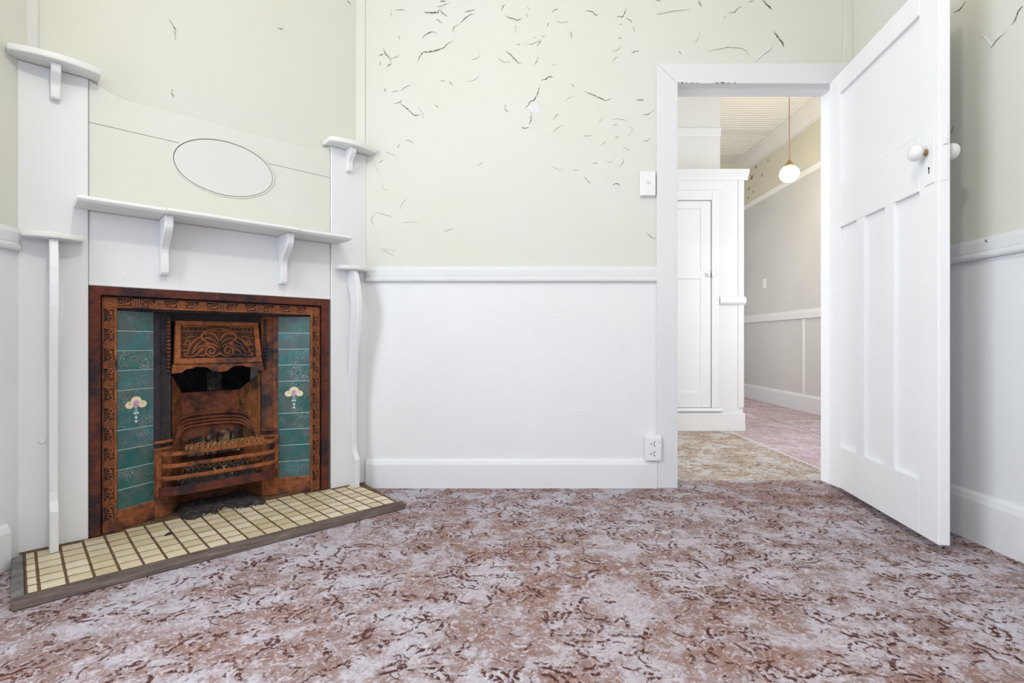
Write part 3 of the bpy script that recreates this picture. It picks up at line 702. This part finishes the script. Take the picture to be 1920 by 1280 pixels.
rib([(1050,690),(1020,620),(975,560),(935,530)],0.0038)
rib([(720,372),(800,382),(880,412),(936,465),(930,505),(865,548),(785,592)],0.0046)
rib([(732,540),(765,465),(830,430),(900,448)],0.0042)
rib([(735,575),(790,518),(870,492),(905,505)],0.0040)
rib([(740,610),(800,565),(850,570),(905,560)],0.0038)
rib([(830,600),(900,585),(975,608),(1045,675)],0.0040)
rib([(722,415),(770,400),(830,418)],0.0034)
rib([(1100,600),(1075,545),(1110,520),(1125,560),(1105,580)],0.0030)
rib([(1010,480),(1060,470),(1110,495)],0.0032)
mb.build('cast_scrollwork',m_rust,hood,smooth=True)
mb=MB()
for s in (-1,1):
    for i in range(6): 
        x=s*(0.28+i*0.105); plate(mb,x-0.006,x+0.006,0.76,0.88,0.001,0.004)
    plate(mb,min(s*0.27,s*0.84),max(s*0.27,s*0.84),0.755,0.775,0.001,0.004); plate(mb,min(s*0.27,s*0.84),max(s*0.27,s*0.84),0.865,0.885,0.001,0.004)
    for y in (0.32,0.45,0.60): plate(mb,min(s*0.72,s*0.84),max(s*0.72,s*0.84),y-0.008,y+0.008,0.001,0.0035)
mb.build('cast_grid',m_rust,hood)
# valance with scalloped edge
vp=[(-0.175,0.644),(0.175,0.644),(0.178,0.607)]
for x,z in ((0.140,0.612),(0.128,0.624),(0.105,0.626),(0.095,0.632),(0.060,0.632),(0.045,0.626),(0.030,0.612),(0.012,0.610),(0,0.606),(-0.012,0.610),(-0.030,0.612),(-0.045,0.626),(-0.060,0.632),(-0.095,0.632),(-0.105,0.626),(-0.128,0.624),(-0.140,0.612),(-0.178,0.607)): vp.append((x,z))
mb=MB(); mb.prism([(UC+x,z) for x,z in vp],-0.105,-0.088,'y'); mb.build('valance',m_rust,ins,bevel=0.002)
mb=MB()
for s in (-1,1):
    mb.tube([(UC+s*0.004,-0.0875,0.620),(UC+s*0.012,-0.0875,0.614),(UC+s*0.020,-0.0875,0.621),(UC+s*0.014,-0.0875,0.628),(UC+s*0.010,-0.0875,0.622)],0.0016,5)
mb.build('valance_scroll',m_rust,ins)
# firebox
FB=0.115; FWB=-0.24
mb=MB(); mb.add([P(-0.172,-0.112,IZ0),P(-FB,FWB,IZ0),P(-FB,FWB+0.01,0.515),P(-0.172,-0.118,0.60)],[(0,1,2,3)]); mb.add([P(-0.178,-0.112,IZ0),P(-FB-0.006,FWB-0.004,IZ0),P(-FB-0.006,FWB+0.006,0.515),P(-0.178,-0.118,0.60)],[(0,1,2,3)]); mb.build('firebox_cheek',m_fcheek,ins)
mb=MB(); mb.add([P(0.172,-0.112,IZ0),P(FB,FWB,IZ0),P(FB,FWB+0.01,0.515),P(0.172,-0.118,0.60)],[(0,1,2,3)]); mb.add([P(0.178,-0.112,IZ0),P(FB+0.006,FWB-0.004,IZ0),P(FB+0.006,FWB+0.006,0.515),P(0.178,-0.118,0.60)],[(0,1,2,3)]); mb.build('firebox_cheek',m_fcheek,ins)
mb=MB(); mb.add([P(-FB-0.002,FWB,IZ0),P(FB+0.002,FWB,IZ0),P(FB+0.002,FWB+0.01,0.515),P(-FB-0.002,FWB+0.01,0.515),P(-FB-0.002,FWB-0.012,IZ0),P(FB+0.002,FWB-0.012,IZ0),P(FB+0.002,FWB-0.012,0.515),P(-FB-0.002,FWB-0.012,0.515)],[(0,1,2,3),(7,6,5,4),(3,2,6,7),(0,4,5,1),(1,5,6,2),(0,3,7,4)]); mb.build('fireback',m_fireback,ins)
mb=MB(); mb.box(UC-0.30,UC+0.30,-0.42,-0.41,0.0,0.95); mb.box(UC-0.31,UC-0.30,-0.42,-0.165,0,0.95); mb.box(UC+0.30,UC+0.31,-0.42,-0.165,0,0.95); mb.box(UC-0.31,UC+0.31,-0.42,-0.13,0.86,0.87); mb.build('flue',m_soot,ins)
mb=MB(); mb.box(UC-0.055,UC+0.005,-0.30,-0.285,0.50,0.60); mb.build('flue_brick',m_ash,ins)
# swept mouldings around the fire bed
mb=MB()
for k,(dz,du,dw) in enumerate(((0,0,0),(0.014,0.004,-0.006),(0.028,0.008,-0.012),(0.046,0.014,-0.016))):
    pts=[]
    for s in (1,):
        base=[(0.166,0.270),(0.158,0.300),(0.145,0.330),(0.128,0.352),(0.112,0.364),(0.09,0.368),(0.045,0.372),(0,0.373),(-0.045,0.372),(-0.09,0.368),(-0.112,0.364),(-0.128,0.352),(-0.145,0.330),(-0.158,0.300),(-0.166,0.270)]
        for x,z in base:
            ax=abs(x); w=-0.135 - (0.166-min(ax,0.166))*1.1
            w=max(w,-0.205)+dw
            sx=1 if x>=0 else -1
            pts.append((UC+x-sx*(-du if ax>0.11 else 0)*0.4, w, z+dz))
    mb.tube(pts,0.0062,6)
mb.build('swept_moulding',m_rust if False else m_fireback,ins,smooth=True)
mb=MB(); mb.box(UC-0.150,UC+0.150,-0.235,-0.212,0.24,0.372); mb.build('fire_bed_back',m_fireback,ins)
for i,(u0,u1,z1) in enumerate(((-0.108,-0.070,0.338),(-0.066,-0.018,0.345),(-0.014,0.030,0.332),(0.034,0.100,0.326))):
    mb=MB(); rr=random.Random(i+20)
    mb.prism([(UC+u0,0.235),(UC+u1,0.235),(UC+u1-rr.uniform(0,.006),z1-rr.uniform(0,.012)),(UC+(u0+u1)/2,z1-rr.uniform(0,.01)),(UC+u0+rr.uniform(0,.008),z1)],-0.211,-0.185-rr.uniform(0,0.01),'y')
    mb.build('fire_brick',m_brick,ins,bevel=0.004)

# ------------------------------------------------------------------ fire grate with bowed bars
gr = empty('fire_grate', FO, FRZ); tag(gr, 'rusty bowed bar grate across the mouth of the fireplace', 'grate')
def bar(z0,z1,th,front=0.0):
    pts=[]
    for i in range(25):
        x=-0.234+0.468*i/24; k=abs(x)/0.234
        w=-0.074+(0.074+front)*(1-k**9.0)
        pts.append((x,w))
    vs=[];n=len(pts)
    for x,w in pts:
        for dw,z in ((0,z0),(0,z1),(-th,z1),(-th,z0)): vs.append((UC+x,w+dw,z))
    fs=[(i*4+j,i*4+(j+1)%4,(i+1)*4+(j+1)%4,(i+1)*4+j) for i in range(n-1) for j in range(4)]+[(0,1,2,3),tuple((n-1)*4+j for j in (3,2,1,0))]
    b=MB(); b.add(vs,fs); b.build('bar',m_rust if z1-z0<0.03 else m_rustd,gr,bevel=0.002)
bar(0.281,0.297,0.012,-0.026); bar(0.233,0.249,0.012,-0.026); bar(0.184,0.200,0.012,-0.026); bar(0.122,0.158,0.012,-0.022)
for s in (1,-1):
    b=MB(); b.box(UC+s*0.226-0.010,UC+s*0.226+0.010,-0.082,-0.066,0.12,0.31); b.build('end_post',m_rust,gr,bevel=0.003)
for i in range(9):
    x=-0.16+i*0.04
    b=MB(); b.tube([(UC+x,-0.036,0.140),(UC+x,-0.15,0.140)],0.006,6); b.build('floor_bar',m_rustd,gr)
b=MB(); b.box(UC-0.162,UC+0.162,-0.1499,-0.143,0.128,0.150); b.build('back_bar',m_rustd,gr)
# rusted wire netting lying over the bars
ne = MB()
rr=random.Random(11)
for row in range(3):
    pts=[]
    for i in range(121):
        q=i/120; x=0.140-0.305*q; ph=q*2*PI*15+row*1.3
        pts.append((UC+x+0.004*math.sin(ph*1.0+1.5), -0.030-0.016*row+0.012*math.cos(ph)+0.004*rr.uniform(-1,1), 0.293+0.015*math.sin(ph)+0.004*math.sin(q*9+row)-0.004*row+0.0015*rr.uniform(-1,1)+0.012))
    ne.tube(pts,0.0020,4)
for row in range(2):
    pts=[]
    for i in range(101):
        q=i/100; x=0.150-0.310*q; ph=q*2*PI*15
        pts.append((UC+x+0.003*math.sin(ph+2),-0.046-0.004*row,0.210-row*0.045+0.016*abs(math.sin(ph/2))+0.002*rr.uniform(-1,1)))
    ne.tube(pts,0.0011,4)
o=ne.build('wire_netting',m_netting); o.location=FO; o.rotation_euler=(0,0,FRZ); tag(o,'tangled rusty wire netting lying along the top grate bar','wire netting')
# ash and rubble
ash=MB(); ra=random.Random(5)
bumps=[(ra.uniform(-.15,.15),ra.uniform(-.2,-.03),ra.uniform(.012,.035),ra.uniform(.02,.05)) for _ in range(34)]
def ashf(a,c):
    x=-0.168+0.336*a; y=-0.205+(0.225+0.022*math.sin(a*9)+0.012*math.sin(a*23))*c
    e=min(1,min(a,1-a)*9)*min(1,(1-c)*6)
    z=sum(h*math.exp(-((x-bx_)**2+(y-by_)**2)/(2*s_*s_)) for bx_,by_,h,s_ in bumps)*0.16+ra.uniform(0,.0035)
    return (UC+x,y,0.029+ (0.004+z)*e)
ash.grid(ashf,80,52)
o=ash.build('ash_heap',m_ash); o.location=FO; o.rotation_euler=(0,0,FRZ); tag(o,'heap of black soot and grey ash under the grate','ash',kind='stuff')
rub=MB()
for _ in range(150):
    x=ra.gauss(0,.075); y=ra.uniform(-.19,.015) if ra.random()<.55 else ra.uniform(-.03,.03); z=0.034 if y<0 else 0.0325
    r=ra.uniform(.0012,.0038)
    if abs(x)>.16: continue
    rub.lathe([(r*.3,-r*.7),(r,0),(r*.3,r*.8)],5,Matrix.Translation((UC+x,y,z+ra.uniform(0,.003)))@Matrix.Rotation(ra.uniform(0,3),4,'X'))
for _ in range(130):
    x=ra.gauss(.0,.05); y=ra.uniform(-.14,-.05); r=ra.uniform(.002,.006)
    rub.lathe([(r*.3,-r*.7),(r,0),(r*.3,r*.8)],5,Matrix.Translation((UC+x,y,0.150+ra.uniform(0,.055)))@Matrix.Rotation(ra.uniform(0,3),4,'X'))
o=rub.build('fire_rubble',m_rubble); o.location=FO; o.rotation_euler=(0,0,FRZ); tag(o,'pale crumbs of burnt rubble scattered in the grate and ash','rubble',kind='stuff')
coal=MB(); 
def coalf(a,c):
    x=-0.150+0.30*a; y=-0.205+0.165*c; e=min(1,min(a,1-a)*7)*min(1,min(c,1-c)*7)
    return (UC+x,y,0.150+e*(0.045+0.022*math.sin(x*70)*math.cos(y*90)+ra.uniform(0,.016)))
coal.grid(coalf,40,24)
o=coal.build('burnt_coke',m_ash); o.location=FO; o.rotation_euler=(0,0,FRZ); tag(o,'dark burnt coke lying on the grate floor behind the bars','coke',kind='stuff')
for (x,y,l,a) in ((0.235,0.16,0.014,0.3),(0.045,0.02,0.010,0.9)):
    b=MB(); b.tube([(-l,0,0.004),(-l*.5,0.002,0.0055),(0,-.001,0.006),(l*.6,.001,0.005),(l,0,0.003)],[.002,.004,.0045,.0035,.002],6)
    o=b.build('charred_crumb',m_soot); w=fw(UC+x,y,0.0312); o.location=w; o.rotation_euler=(0,0,FRZ+a)
    tag(o,'dark charred crumb on a buff hearth tile left of the grate' if x>.1 else 'small dark crumb on the hearth just below the grate','debris')

# ------------------------------------------------------------------ open door
DA=math.radians(8.5)
door=empty('door_1',(1.605,2.588,0),math.atan2(-math.cos(DA),-math.sin(DA)))
st(door,'white panelled door standing open against the right wall','door')
DW,DT=0.815,0.037; Z0,Z1=0.031,2.042
s_=0.107; p_=0.155; mu=0.068
def dbox(name,x0,x1,y0,y1,z0,z1,bev=0.002,par=None,mat=None):
    b=MB(); b.box(x0,x1,y0,y1,z0,z1); return b.build(name,mat or m_door,par or door,bevel=bev)
dbox('stile',0,s_,0,DT,Z0,Z1); dbox('stile',DW-s_,DW,0,DT,Z0,Z1)
x=[s_,s_+p_,s_+p_+mu,s_+2*p_+mu,s_+2*p_+2*mu,DW-s_]
dbox('rail',s_,DW-s_,0.0003,DT-0.0003,Z0,0.232); dbox('rail',s_,DW-s_,0.0003,DT-0.0003,1.293,1.500); dbox('rail',s_,DW-s_,0.0003,DT-0.0003,1.943,Z1)
dbox('muntin',x[1],x[2],0.0003,DT-0.0003,0.232,1.293); dbox('muntin',x[3],x[4],0.0003,DT-0.0003,0.232,1.293)
for a,c in ((x[0],x[1]),(x[2],x[3]),(x[4],x[5])): dbox('panel',a-0.004,c+0.004,0.0145,DT-0.0145,0.228,1.297,0)
dbox('panel',s_-0.004,DW-s_+0.004,0.0145,DT-0.0145,1.496,1.947,0)
def mould(x0,x1,z0,z1):
    b=MB(); q=0.0012
    for y0,y1 in ((0.0015,0.0148),(DT-0.0015,DT-0.0148)):
        vs=[(x0,y0,z0),(x1,y0,z0),(x1,y0,z1),(x0,y0,z1),(x0+q,y1,z0+q),(x1-q,y1,z0+q),(x1-q,y1,z1-q),(x0+q,y1,z1-q)]
        b.add(vs,[(i,(i+1)%4,4+(i+1)%4,4+i) for i in range(4)])
    b.build('panel_moulding',m_door,door)
for a,c in ((x[0],x[1]),(x[2],x[3]),(x[4],x[5])): mould(a,c,0.232,1.293)
mould(s_,DW-s_,1.500,1.943)
# rim lock plate, knobs and keyhole
lp=dbox('lock_plate',0.742,0.796,-0.0035,0.0005,1.300,1.492,0.0015)
KX,KZ=0.757,1.418
b=MB(); M=Matrix.Translation((KX,-0.0035,KZ))@Matrix.Rotation(PI/2,4,'X')
b.lathe([(0.0115,0),(0.0125,0.003),(0.008,0.006),(0.0075,0.022),(0.0095,0.026)],16,M); b.build('knob_neck',m_brass,lp,smooth=False)
def knob(y0,dirn,par):
    b=MB(); M=Matrix.Translation((KX,y0,KZ))@Matrix.Rotation(PI/2*dirn,4,'X')
    pr=[(0.010,0.018),(0.020,0.020),(0.0268,0.026),(0.0292,0.034),(0.0278,0.043),(0.022,0.051),(0.012,0.0555),(0.003,0.0565)]
    b.lathe(pr,28,M); return b.build('knob',m_knobw,par,smooth=True)
knob(-0.004,1,lp); 
lp2=dbox('lock_plate',0.742,0.796,DT-0.0005,DT+0.0035,1.300,1.492,0.0015); knob(DT+0.004,-1,lp2)
b=MB(); b.box(0.768,0.772,-0.0042,-0.003,1.338,1.358); 
disc(b,0.770,1.357,0.0042,0.0055,-0.0042,-0.003,0,12); b.build('keyhole',m_black,lp)
dbox('latch_plate',DW-0.0005,DW+0.0018,0.007,0.030,1.30,1.50,0.0008)
dbox('latch',DW+0.001,DW+0.007,0.012,0.026,1.424,1.446,0.002,mat=m_trim)
for z in (0.28,1.80):
    b=MB(); b.tube([(-0.006,DT+0.003,z-0.045),(-0.006,DT+0.003,z+0.045)],0.006,10); b.build('hinge',m_trim,door)

# ------------------------------------------------------------------ switch and power point
sw=empty('light_switch',(0.6865,D,1.536)); tag(sw,'white switch plate with one round button left of the door casing','light switch')
b=MB(); b.box(-0.0395,0.0395,-0.016,0,-0.0625,0.0625); b.build('back_box',m_plastic,sw,bevel=0.003)
b=MB(); b.box(-0.0375,0.0375,-0.022,-0.016,-0.0605,0.0605); b.build('face_plate',m_plastic,sw,bevel=0.003,seg=2)
b=MB(); disc(b,0,0.006,0.0095,0.0095,-0.0232,-0.022,0,20); b.build('bezel',paint('grey_bezel',(0.45,0.45,0.46),0),sw)
b=MB(); disc(b,0,0.006,0.0078,0.0078,-0.026,-0.022,0,20); b.build('button',m_plastic,sw,bevel=0.001)
for z in (0.043,-0.043):
    b=MB(); disc(b,0.001,z,0.0032,0.0025,-0.0226,-0.022,0,10); b.build('screw_cap',paint('cap_grey',(0.62,0.62,0.63),0) if z>0 else bpy.data.materials['cap_grey'],sw)
po=empty('power_outlet',(0.709,D-0.0,0.203)); tag(po,'white double power point low on the wall by the skirting','power outlet')
b=MB(); b.box(-0.040,0.044,-0.030,0,-0.062,0.063); b.build('mounting_block',m_trim,po,bevel=0.004)
b=MB(); b.box(-0.035,0.0395,-0.037,-0.030,-0.0605,0.0525); b.build('face_plate',m_plastic,po,bevel=0.003,seg=2)
for cz in (0.024,-0.026):
    b=MB()
    for dx,dz,an in ((0.0,0.008,-0.6),(0.0,-0.008,0.6),(-0.0165,0.0,PI/2)):
        ca,sa=math.cos(an),math.sin(an); L,wd=0.0052,0.0019
        b.prism([(0.004+dx+(px*ca-pz*sa),cz+dz+(px*sa+pz*ca)) for px,pz in ((-wd,-L),(wd,-L),(wd,L),(-wd,L))],-0.0374,-0.0368,'y')
    b.build('pin_slots',m_black,po)
for cz in (0.037,-0.046):
    b=MB(); b.box(0.0215,0.0330,-0.0405,-0.037,cz-0.006,cz+0.006); b.build('rocker',m_plastic,po,bevel=0.002)

hk=empty('wall_hook',(XR,1.849,1.098)); tag(hk,'tiny bent nail hook on the right wall just above the dado rail','hook')
b=MB(); b.tube([(0,0,0),(-0.012,0,0.001),(-0.020,-0.003,0.004),(-0.022,-0.004,0.009)],0.0018,6); b.build('shank',m_crack,hk)
b=MB(); b.lathe([(0.001,0),(0.005,0.0005),(0.0045,0.002),(0.002,0.003)],10,Matrix.Rotation(-PI/2,4,'Y')); b.build('washer',m_casing,hk)
# ------------------------------------------------------------------ hall
HX1=3.10; HY=4.42; CY=4.23; HYB=6.92; HZC=3.15
b=MB(); b.box(-2.2,1.790,YH,HY+0.02,-0.05,0.0); st(b.build('floor_hall',m_carpet_h),'paler greyish patterned carpet just beyond the doorway','floor')
b=MB(); b.box(1.790,HX1+0.13,YH,HYB+0.13,-0.05,0.0015); b.box(1.786,1.792,YH,HYB,0,0.003,1); b.box(2.448,2.452,YH,HYB,0,0.0024,2); b.box(1.8,HX1,5.80,5.804,0,0.0024,2)
st(b.build('floor_passage',[m_carpet_p,m_trim,m_rustd]),'paler pinkish carpet in the far passage','floor')
b=MB(); b.box(-2.2,HX1+0.13,YH,HYB+0.13,HZC,HZC+0.08)
hc=st(b.build('ceiling_hall',m_ceil),'white pressed metal hall ceiling with ridged panels','ceiling')
# pressed metal ridges, rosettes and border as raised pieces
rib_me=MB()
rib_me.prism([(-0.011,0),(0.011,0),(0.004,-0.007),(-0.004,-0.007)],-0.62,0.62,'x'); rme=rib_me.mesh('ridge',m_ceil)
for i in range(64):
    y=3.3+i*0.052
    if 5.80<y<5.98: continue
    for cx in (2.40,): inst('ridge',rme,hc,(cx,y,HZC))
b=MB(); b.box(1.79,2.98,5.81,5.97,HZC-0.010,HZC); b.build('border_panel',m_ceil,hc,bevel=0.004)
ros=MB()
for r in (0.03,0.07,0.11): ros.tube([(r*math.cos(2*PI*i/20),r*math.sin(2*PI*i/20),-0.004) for i in range(20)],0.007,4,True,up=(0,0,1))
rom=ros.mesh('rosette',m_ceil)
for cx,cy in ((1.86,4.75),(1.86,5.25),(2.0,4.60),(2.55,4.62),(2.15,6.15),(2.3,6.2),(1.90,5.6)): inst('rosette',rom,hc,(cx,cy,HZC))
def hwall(mb,x0,x1,y0,y1):
    mb.box(x0,x1,y0,y1,0,1.05,1); mb.box(x0,x1,y0,y1,1.05,2.52,1); mb.box(x0,x1,y0,y1,2.52,HZC,0)
b=MB(); hwall(b,HX1,HX1+0.13,YH,HYB+0.13); whr=st(b.build('wall_hall_right',[m_hallw,m_hallg]),'grey and cream passage wall seen through the doorway','wall')
b=MB(); hwall(b,1.796,HX1,HYB,HYB+0.13); st(b.build('wall_hall_end',[m_hallw,m_hallg]),'end wall of the far passage behind the cupboard','wall')
b=MB(); b.box(-2.2,1.796,HY,HYB+0.13,0,HZC); whb=st(b.build('wall_hall_back',[m_ceil]),'pale hall wall above and behind the tall cupboard','wall')
b=MB(); b.box(XR+0.13,HX1+0.13,YH-0.13,YH,0,0.6); b.box(XR+0.13,HX1+0.13,YH-0.13,YH,2.5,HZC); b.box(XR+0.13,1.95,YH-0.13,YH,0.6,2.5); b.box(2.95,HX1+0.13,YH-0.13,YH,0.6,2.5)
st(b.build('wall_hall_front',m_cup),'hall wall with a window right of the doorway','wall')
b=MB(); b.box(-2.33,-2.2,YH,HY,2.6,HZC); b.box(-2.33,-2.2,YH,2.95,0,2.6); b.box(-2.33,-2.2,4.15,HY,0,2.6)
st(b.build('wall_hall_left',m_cup),'hall wall around the front entrance','wall')
SKH=[(0,0),(0.022,0),(0.022,0.155),(0.012,0.180),(0,0.182)]
st(profile_run('baseboard_hall',SKH,(HX1,YH),(HX1,HYB),(-1,0),m_hallg if False else m_trim),'white skirting board along the far passage wall','skirting')
st(profile_run('baseboard_hall_end',SKH,(1.80,HYB),(HX1-0.023,HYB),(0,-1),m_trim),'bit of skirting at the passage end beside the cupboard','skirting')
DH=[(0,0.985),(0.02,0.985),(0.02,1.045),(0.008,1.075),(0,1.08)]
st(profile_run('trim_8',DH,(HX1,YH),(HX1,HYB),(-1,0),m_trim),'dado rail along the far passage wall','dado rail')
st(profile_run('trim_9',DH,(1.80,HYB),(HX1-0.021,HYB),(0,-1),m_trim),'end of dado rail on the passage end wall','dado rail')
PRH=[(0,2.49),(0.008,2.50),(0.022,2.53),(0.022,2.545),(0.008,2.56),(0,2.56)]
st(profile_run('trim_10',PRH,(HX1,YH),(HX1,HYB),(-1,0),m_cup),'picture rail high on the far passage wall behind the lamp','picture rail')
st(profile_run('trim_11',[(0,2.505),(0.010,2.505),(0.014,2.575),(0.004,2.585),(0,2.585)],(-2.2,HY),(1.80,HY),(0,-1),m_cup),'flat picture rail on the wall above the hall cupboard','picture rail')
CO=[(0,2.985),(0.012,2.985),(0.018,3.01),(0.040,3.03),(0.085,3.085),(0.105,3.13),(0.120,3.135),(0.120,HZC),(0,HZC)]
st(profile_run('trim_12',CO,(HX1,YH),(HX1,HYB),(-1,0),m_ceil),'white moulded cornice along the far passage ceiling','cornice')
for nm,y,lab in (('trim_13',5.43,'vertical batten on the lower passage wall near the doorway edge'),('trim_14',6.86,'vertical batten in the far corner of the passage')):
    b=MB(); b.box(HX1-0.010,HX1,y-0.022,y+0.022,0.182,0.985); st(b.build(nm,m_cup,bevel=0.003),lab,'trim')
b=MB(); b.box(2.99,3.06,HYB-0.022,HYB,0.182,2.49); st(b.build('trim_15',paint('cream_corner',(0.62,0.55,0.42),0.1)),'cream vertical strip at the passage end beside the cupboard','trim')

# chipped patches high on the passage wall beside the cupboard
rc=random.Random(9)
for y,z,r in ((6.62,2.86,.05),(6.50,2.95,.03),(6.70,2.74,.035),(6.35,2.80,.03),(6.72,2.62,.025),(6.58,2.66,.02),(6.20,2.93,.018)):
    b=MB(); b.prism([(y+r*rc.uniform(.35,1.0)*math.cos(2*PI*i/8),z+r*rc.uniform(.35,.9)*math.sin(2*PI*i/8)) for i in range(8)],HX1-0.0015,HX1,'x'); b.build('paint_chip',m_chip,whr)
# tall built-in cupboard
cu=empty('hall_cupboard',(0,CY,0)); tag(cu,'tall white built-in cupboard with panelled door in the hall','cupboard')
CX0,CX1,CZT=0.90,1.908,2.140
KX0,KX1,KZ0,KZ1=1.10,1.640,0.196,1.899
b=MB(); b.box(CX0,KX0-0.01,0,0.185,0,CZT); b.box(KX1+0.006,CX1,0,0.185,0,CZT); b.box(KX0-0.01,KX1+0.006,0,0.185,KZ1+0.005,CZT); b.box(KX0-0.01,KX1+0.006,0,0.185,0,KZ0-0.004); b.box(KX0-0.01,KX1+0.006,0.10,0.185,KZ0-0.004,KZ1+0.005); b.build('carcass',m_cup,cu)
b=MB(); b.prism([(0,2.070),(-0.010,2.070),(-0.018,2.092),(-0.036,2.120),(-0.044,2.130),(-0.044,2.152),(0,2.152)],CX0,CX1+0.036,'x'); b.build('cornice',m_cup,cu,bevel=0.002)
b=MB(); b.box(CX0,CX1+0.014,-0.016,0,0,0.150); b.build('plinth',m_cup,cu,bevel=0.004)
b=MB(); b.prism([(0,0.160),(-0.022,0.163),(-0.026,0.172),(-0.020,0.190),(0,0.192)],KX0-0.07,1.735,'x'); b.build('sill',m_cup,cu,bevel=0.002)
for x0,x1,z0,z1 in ((KX1+0.008,1.708,0.192,1.985),(KX0-0.07,KX1+0.008,1.906,1.985),(KX0-0.07,KX0-0.008,0.192,1.906)):
    b=MB(); b.box(x0,x1,-0.016,0,z0,z1); b.build('door_casing',m_cup,cu,bevel=0.004)
for x0,x1 in ((1.868,1.914),): 
    b=MB(); b.box(x0,x1,-0.010,0,0.192,2.070); b.build('corner_post',m_cup,cu,bevel=0.004)
b=MB(); b.prism([(0,1.038),(-0.012,1.042),(-0.030,1.058),(-0.030,1.092),(-0.018,1.105),(0,1.112)],1.714,CX1+0.018,'x'); b.build('dado_rail',m_cup,cu,bevel=0.004)
cdr=MB(); cdr.box(KX1-0.080,KX1,-0.006,0.020,KZ0,KZ1); cd_=cdr.build('cupboard_door',m_cup,cu,bevel=0.0015)
for x0,x1,z0,z1,n in ((KX0,KX0+0.08,KZ0,KZ1,'stile'),(KX0+0.08,KX1-0.08,KZ0,0.322,'rail'),(KX0+0.08,KX1-0.08,1.258,1.328,'rail'),(KX0+0.08,KX1-0.08,1.835,KZ1,'rail')):
    b=MB(); b.box(x0,x1,-0.006,0.020,z0,z1); b.build(n,m_cup,cd_,bevel=0.0015)
for z0,z1 in ((0.322,1.258),(1.328,1.835)):
    b=MB(); b.box(KX0+0.078,KX1-0.078,0.004,0.014,z0-0.002,z1+0.002); b.build('panel',m_cup,cd_)
b=MB(); b.box(KX1-0.040,KX1-0.008,-0.022,-0.006,1.278,1.306); b.tube([(KX1-0.024,-0.022,1.292),(KX1-0.024,-0.034,1.292)],0.009,10); b.box(KX1+0.004,KX1+0.020,-0.026,-0.012,1.270,1.318); b.build('latch',t and NT('dull_chrome').fin((0.55,0.55,0.55),0.3,0.9),cd_,bevel=0.002)

# hall light switch
hs=empty('light_switch',(HX1,6.27,1.447)); tag(hs,'small cream switch plate on the far passage wall','light switch')
b=MB(); b.box(-0.012,0,-0.04,0.04,-0.06,0.06); b.build('face_plate',m_cup,hs,bevel=0.003)
b=MB(); b.box(-0.017,-0.012,-0.012,0.012,-0.018,0.018); b.build('rocker',m_cup,hs,bevel=0.002)

# hanging globe lamp
LX,LY,LZ=2.492,4.60,2.245
la=empty('pendant_lamp',(LX,LY,LZ)); tag(la,'lit opal globe lamp hanging from a thin cord in the hall','lamp')
b=MB(); b.tube([(0,0,0.105),(0,0,HZC-LZ)],0.0042,6,up=(0,1,0)); b.build('cord',NT('brown_flex').fin((0.42,0.20,0.11),0.6),la)
b=MB(); b.lathe([(0.006,0.125),(0.014,0.115),(0.020,0.098),(0.036,0.085),(0.044,0.074),(0.046,0.062)],20); b.build('gallery',m_brass,la,smooth=True)
b=MB(); n=16; R=0.080
b.lathe([(max(0.001,R*math.sin(PI*i/n)),-R*0.92*math.cos(PI*i/n)) for i in range(n+1)],28)
gm=NT('lit_opal_glass'); gm.b.inputs['Emission Color'].default_value=(1.0,0.86,0.52,1); gm.b.inputs['Emission Strength'].default_value=62.0
gm.fin((0.9,0.88,0.8),0.3); b.build('globe',gm.m,la,smooth=True)
# ceiling rose
b=MB(); b.lathe([(0.045,0.0),(0.045,0.015),(0.02,0.03)],16,Matrix.Translation((0,0,HZC-LZ-0.03))); b.build('ceiling_rose',m_ceil,la)

# windows out of view, the front one added for fill light (frames with glazing bars)
def window(name,loc,rz,w,h,label):
    o=empty(name,loc,rz); st(o,label,'window')
    for x0,x1,z0,z1 in ((-w/2,-w/2+.05,0,h),(w/2-.05,w/2,0,h),(-w/2+.05,w/2-.05,0,.05),(-w/2+.05,w/2-.05,h-.05,h),(-w/2+.05,w/2-.05,h/2-.02,h/2+.02)):
        b=MB(); b.box(x0,x1,-.02,.02,z0,z1); b.build('frame_bar',m_trim,o,bevel=.003)
window('window_1',(XL-0.05,0.42,0.65),PI/2,1.40,1.70,'sash window in the left wall beside the camera')
window('window_fill',(0.15,YF-0.05,0.6),0,2.60,1.90,'unseen wide window added behind the camera for fill light')
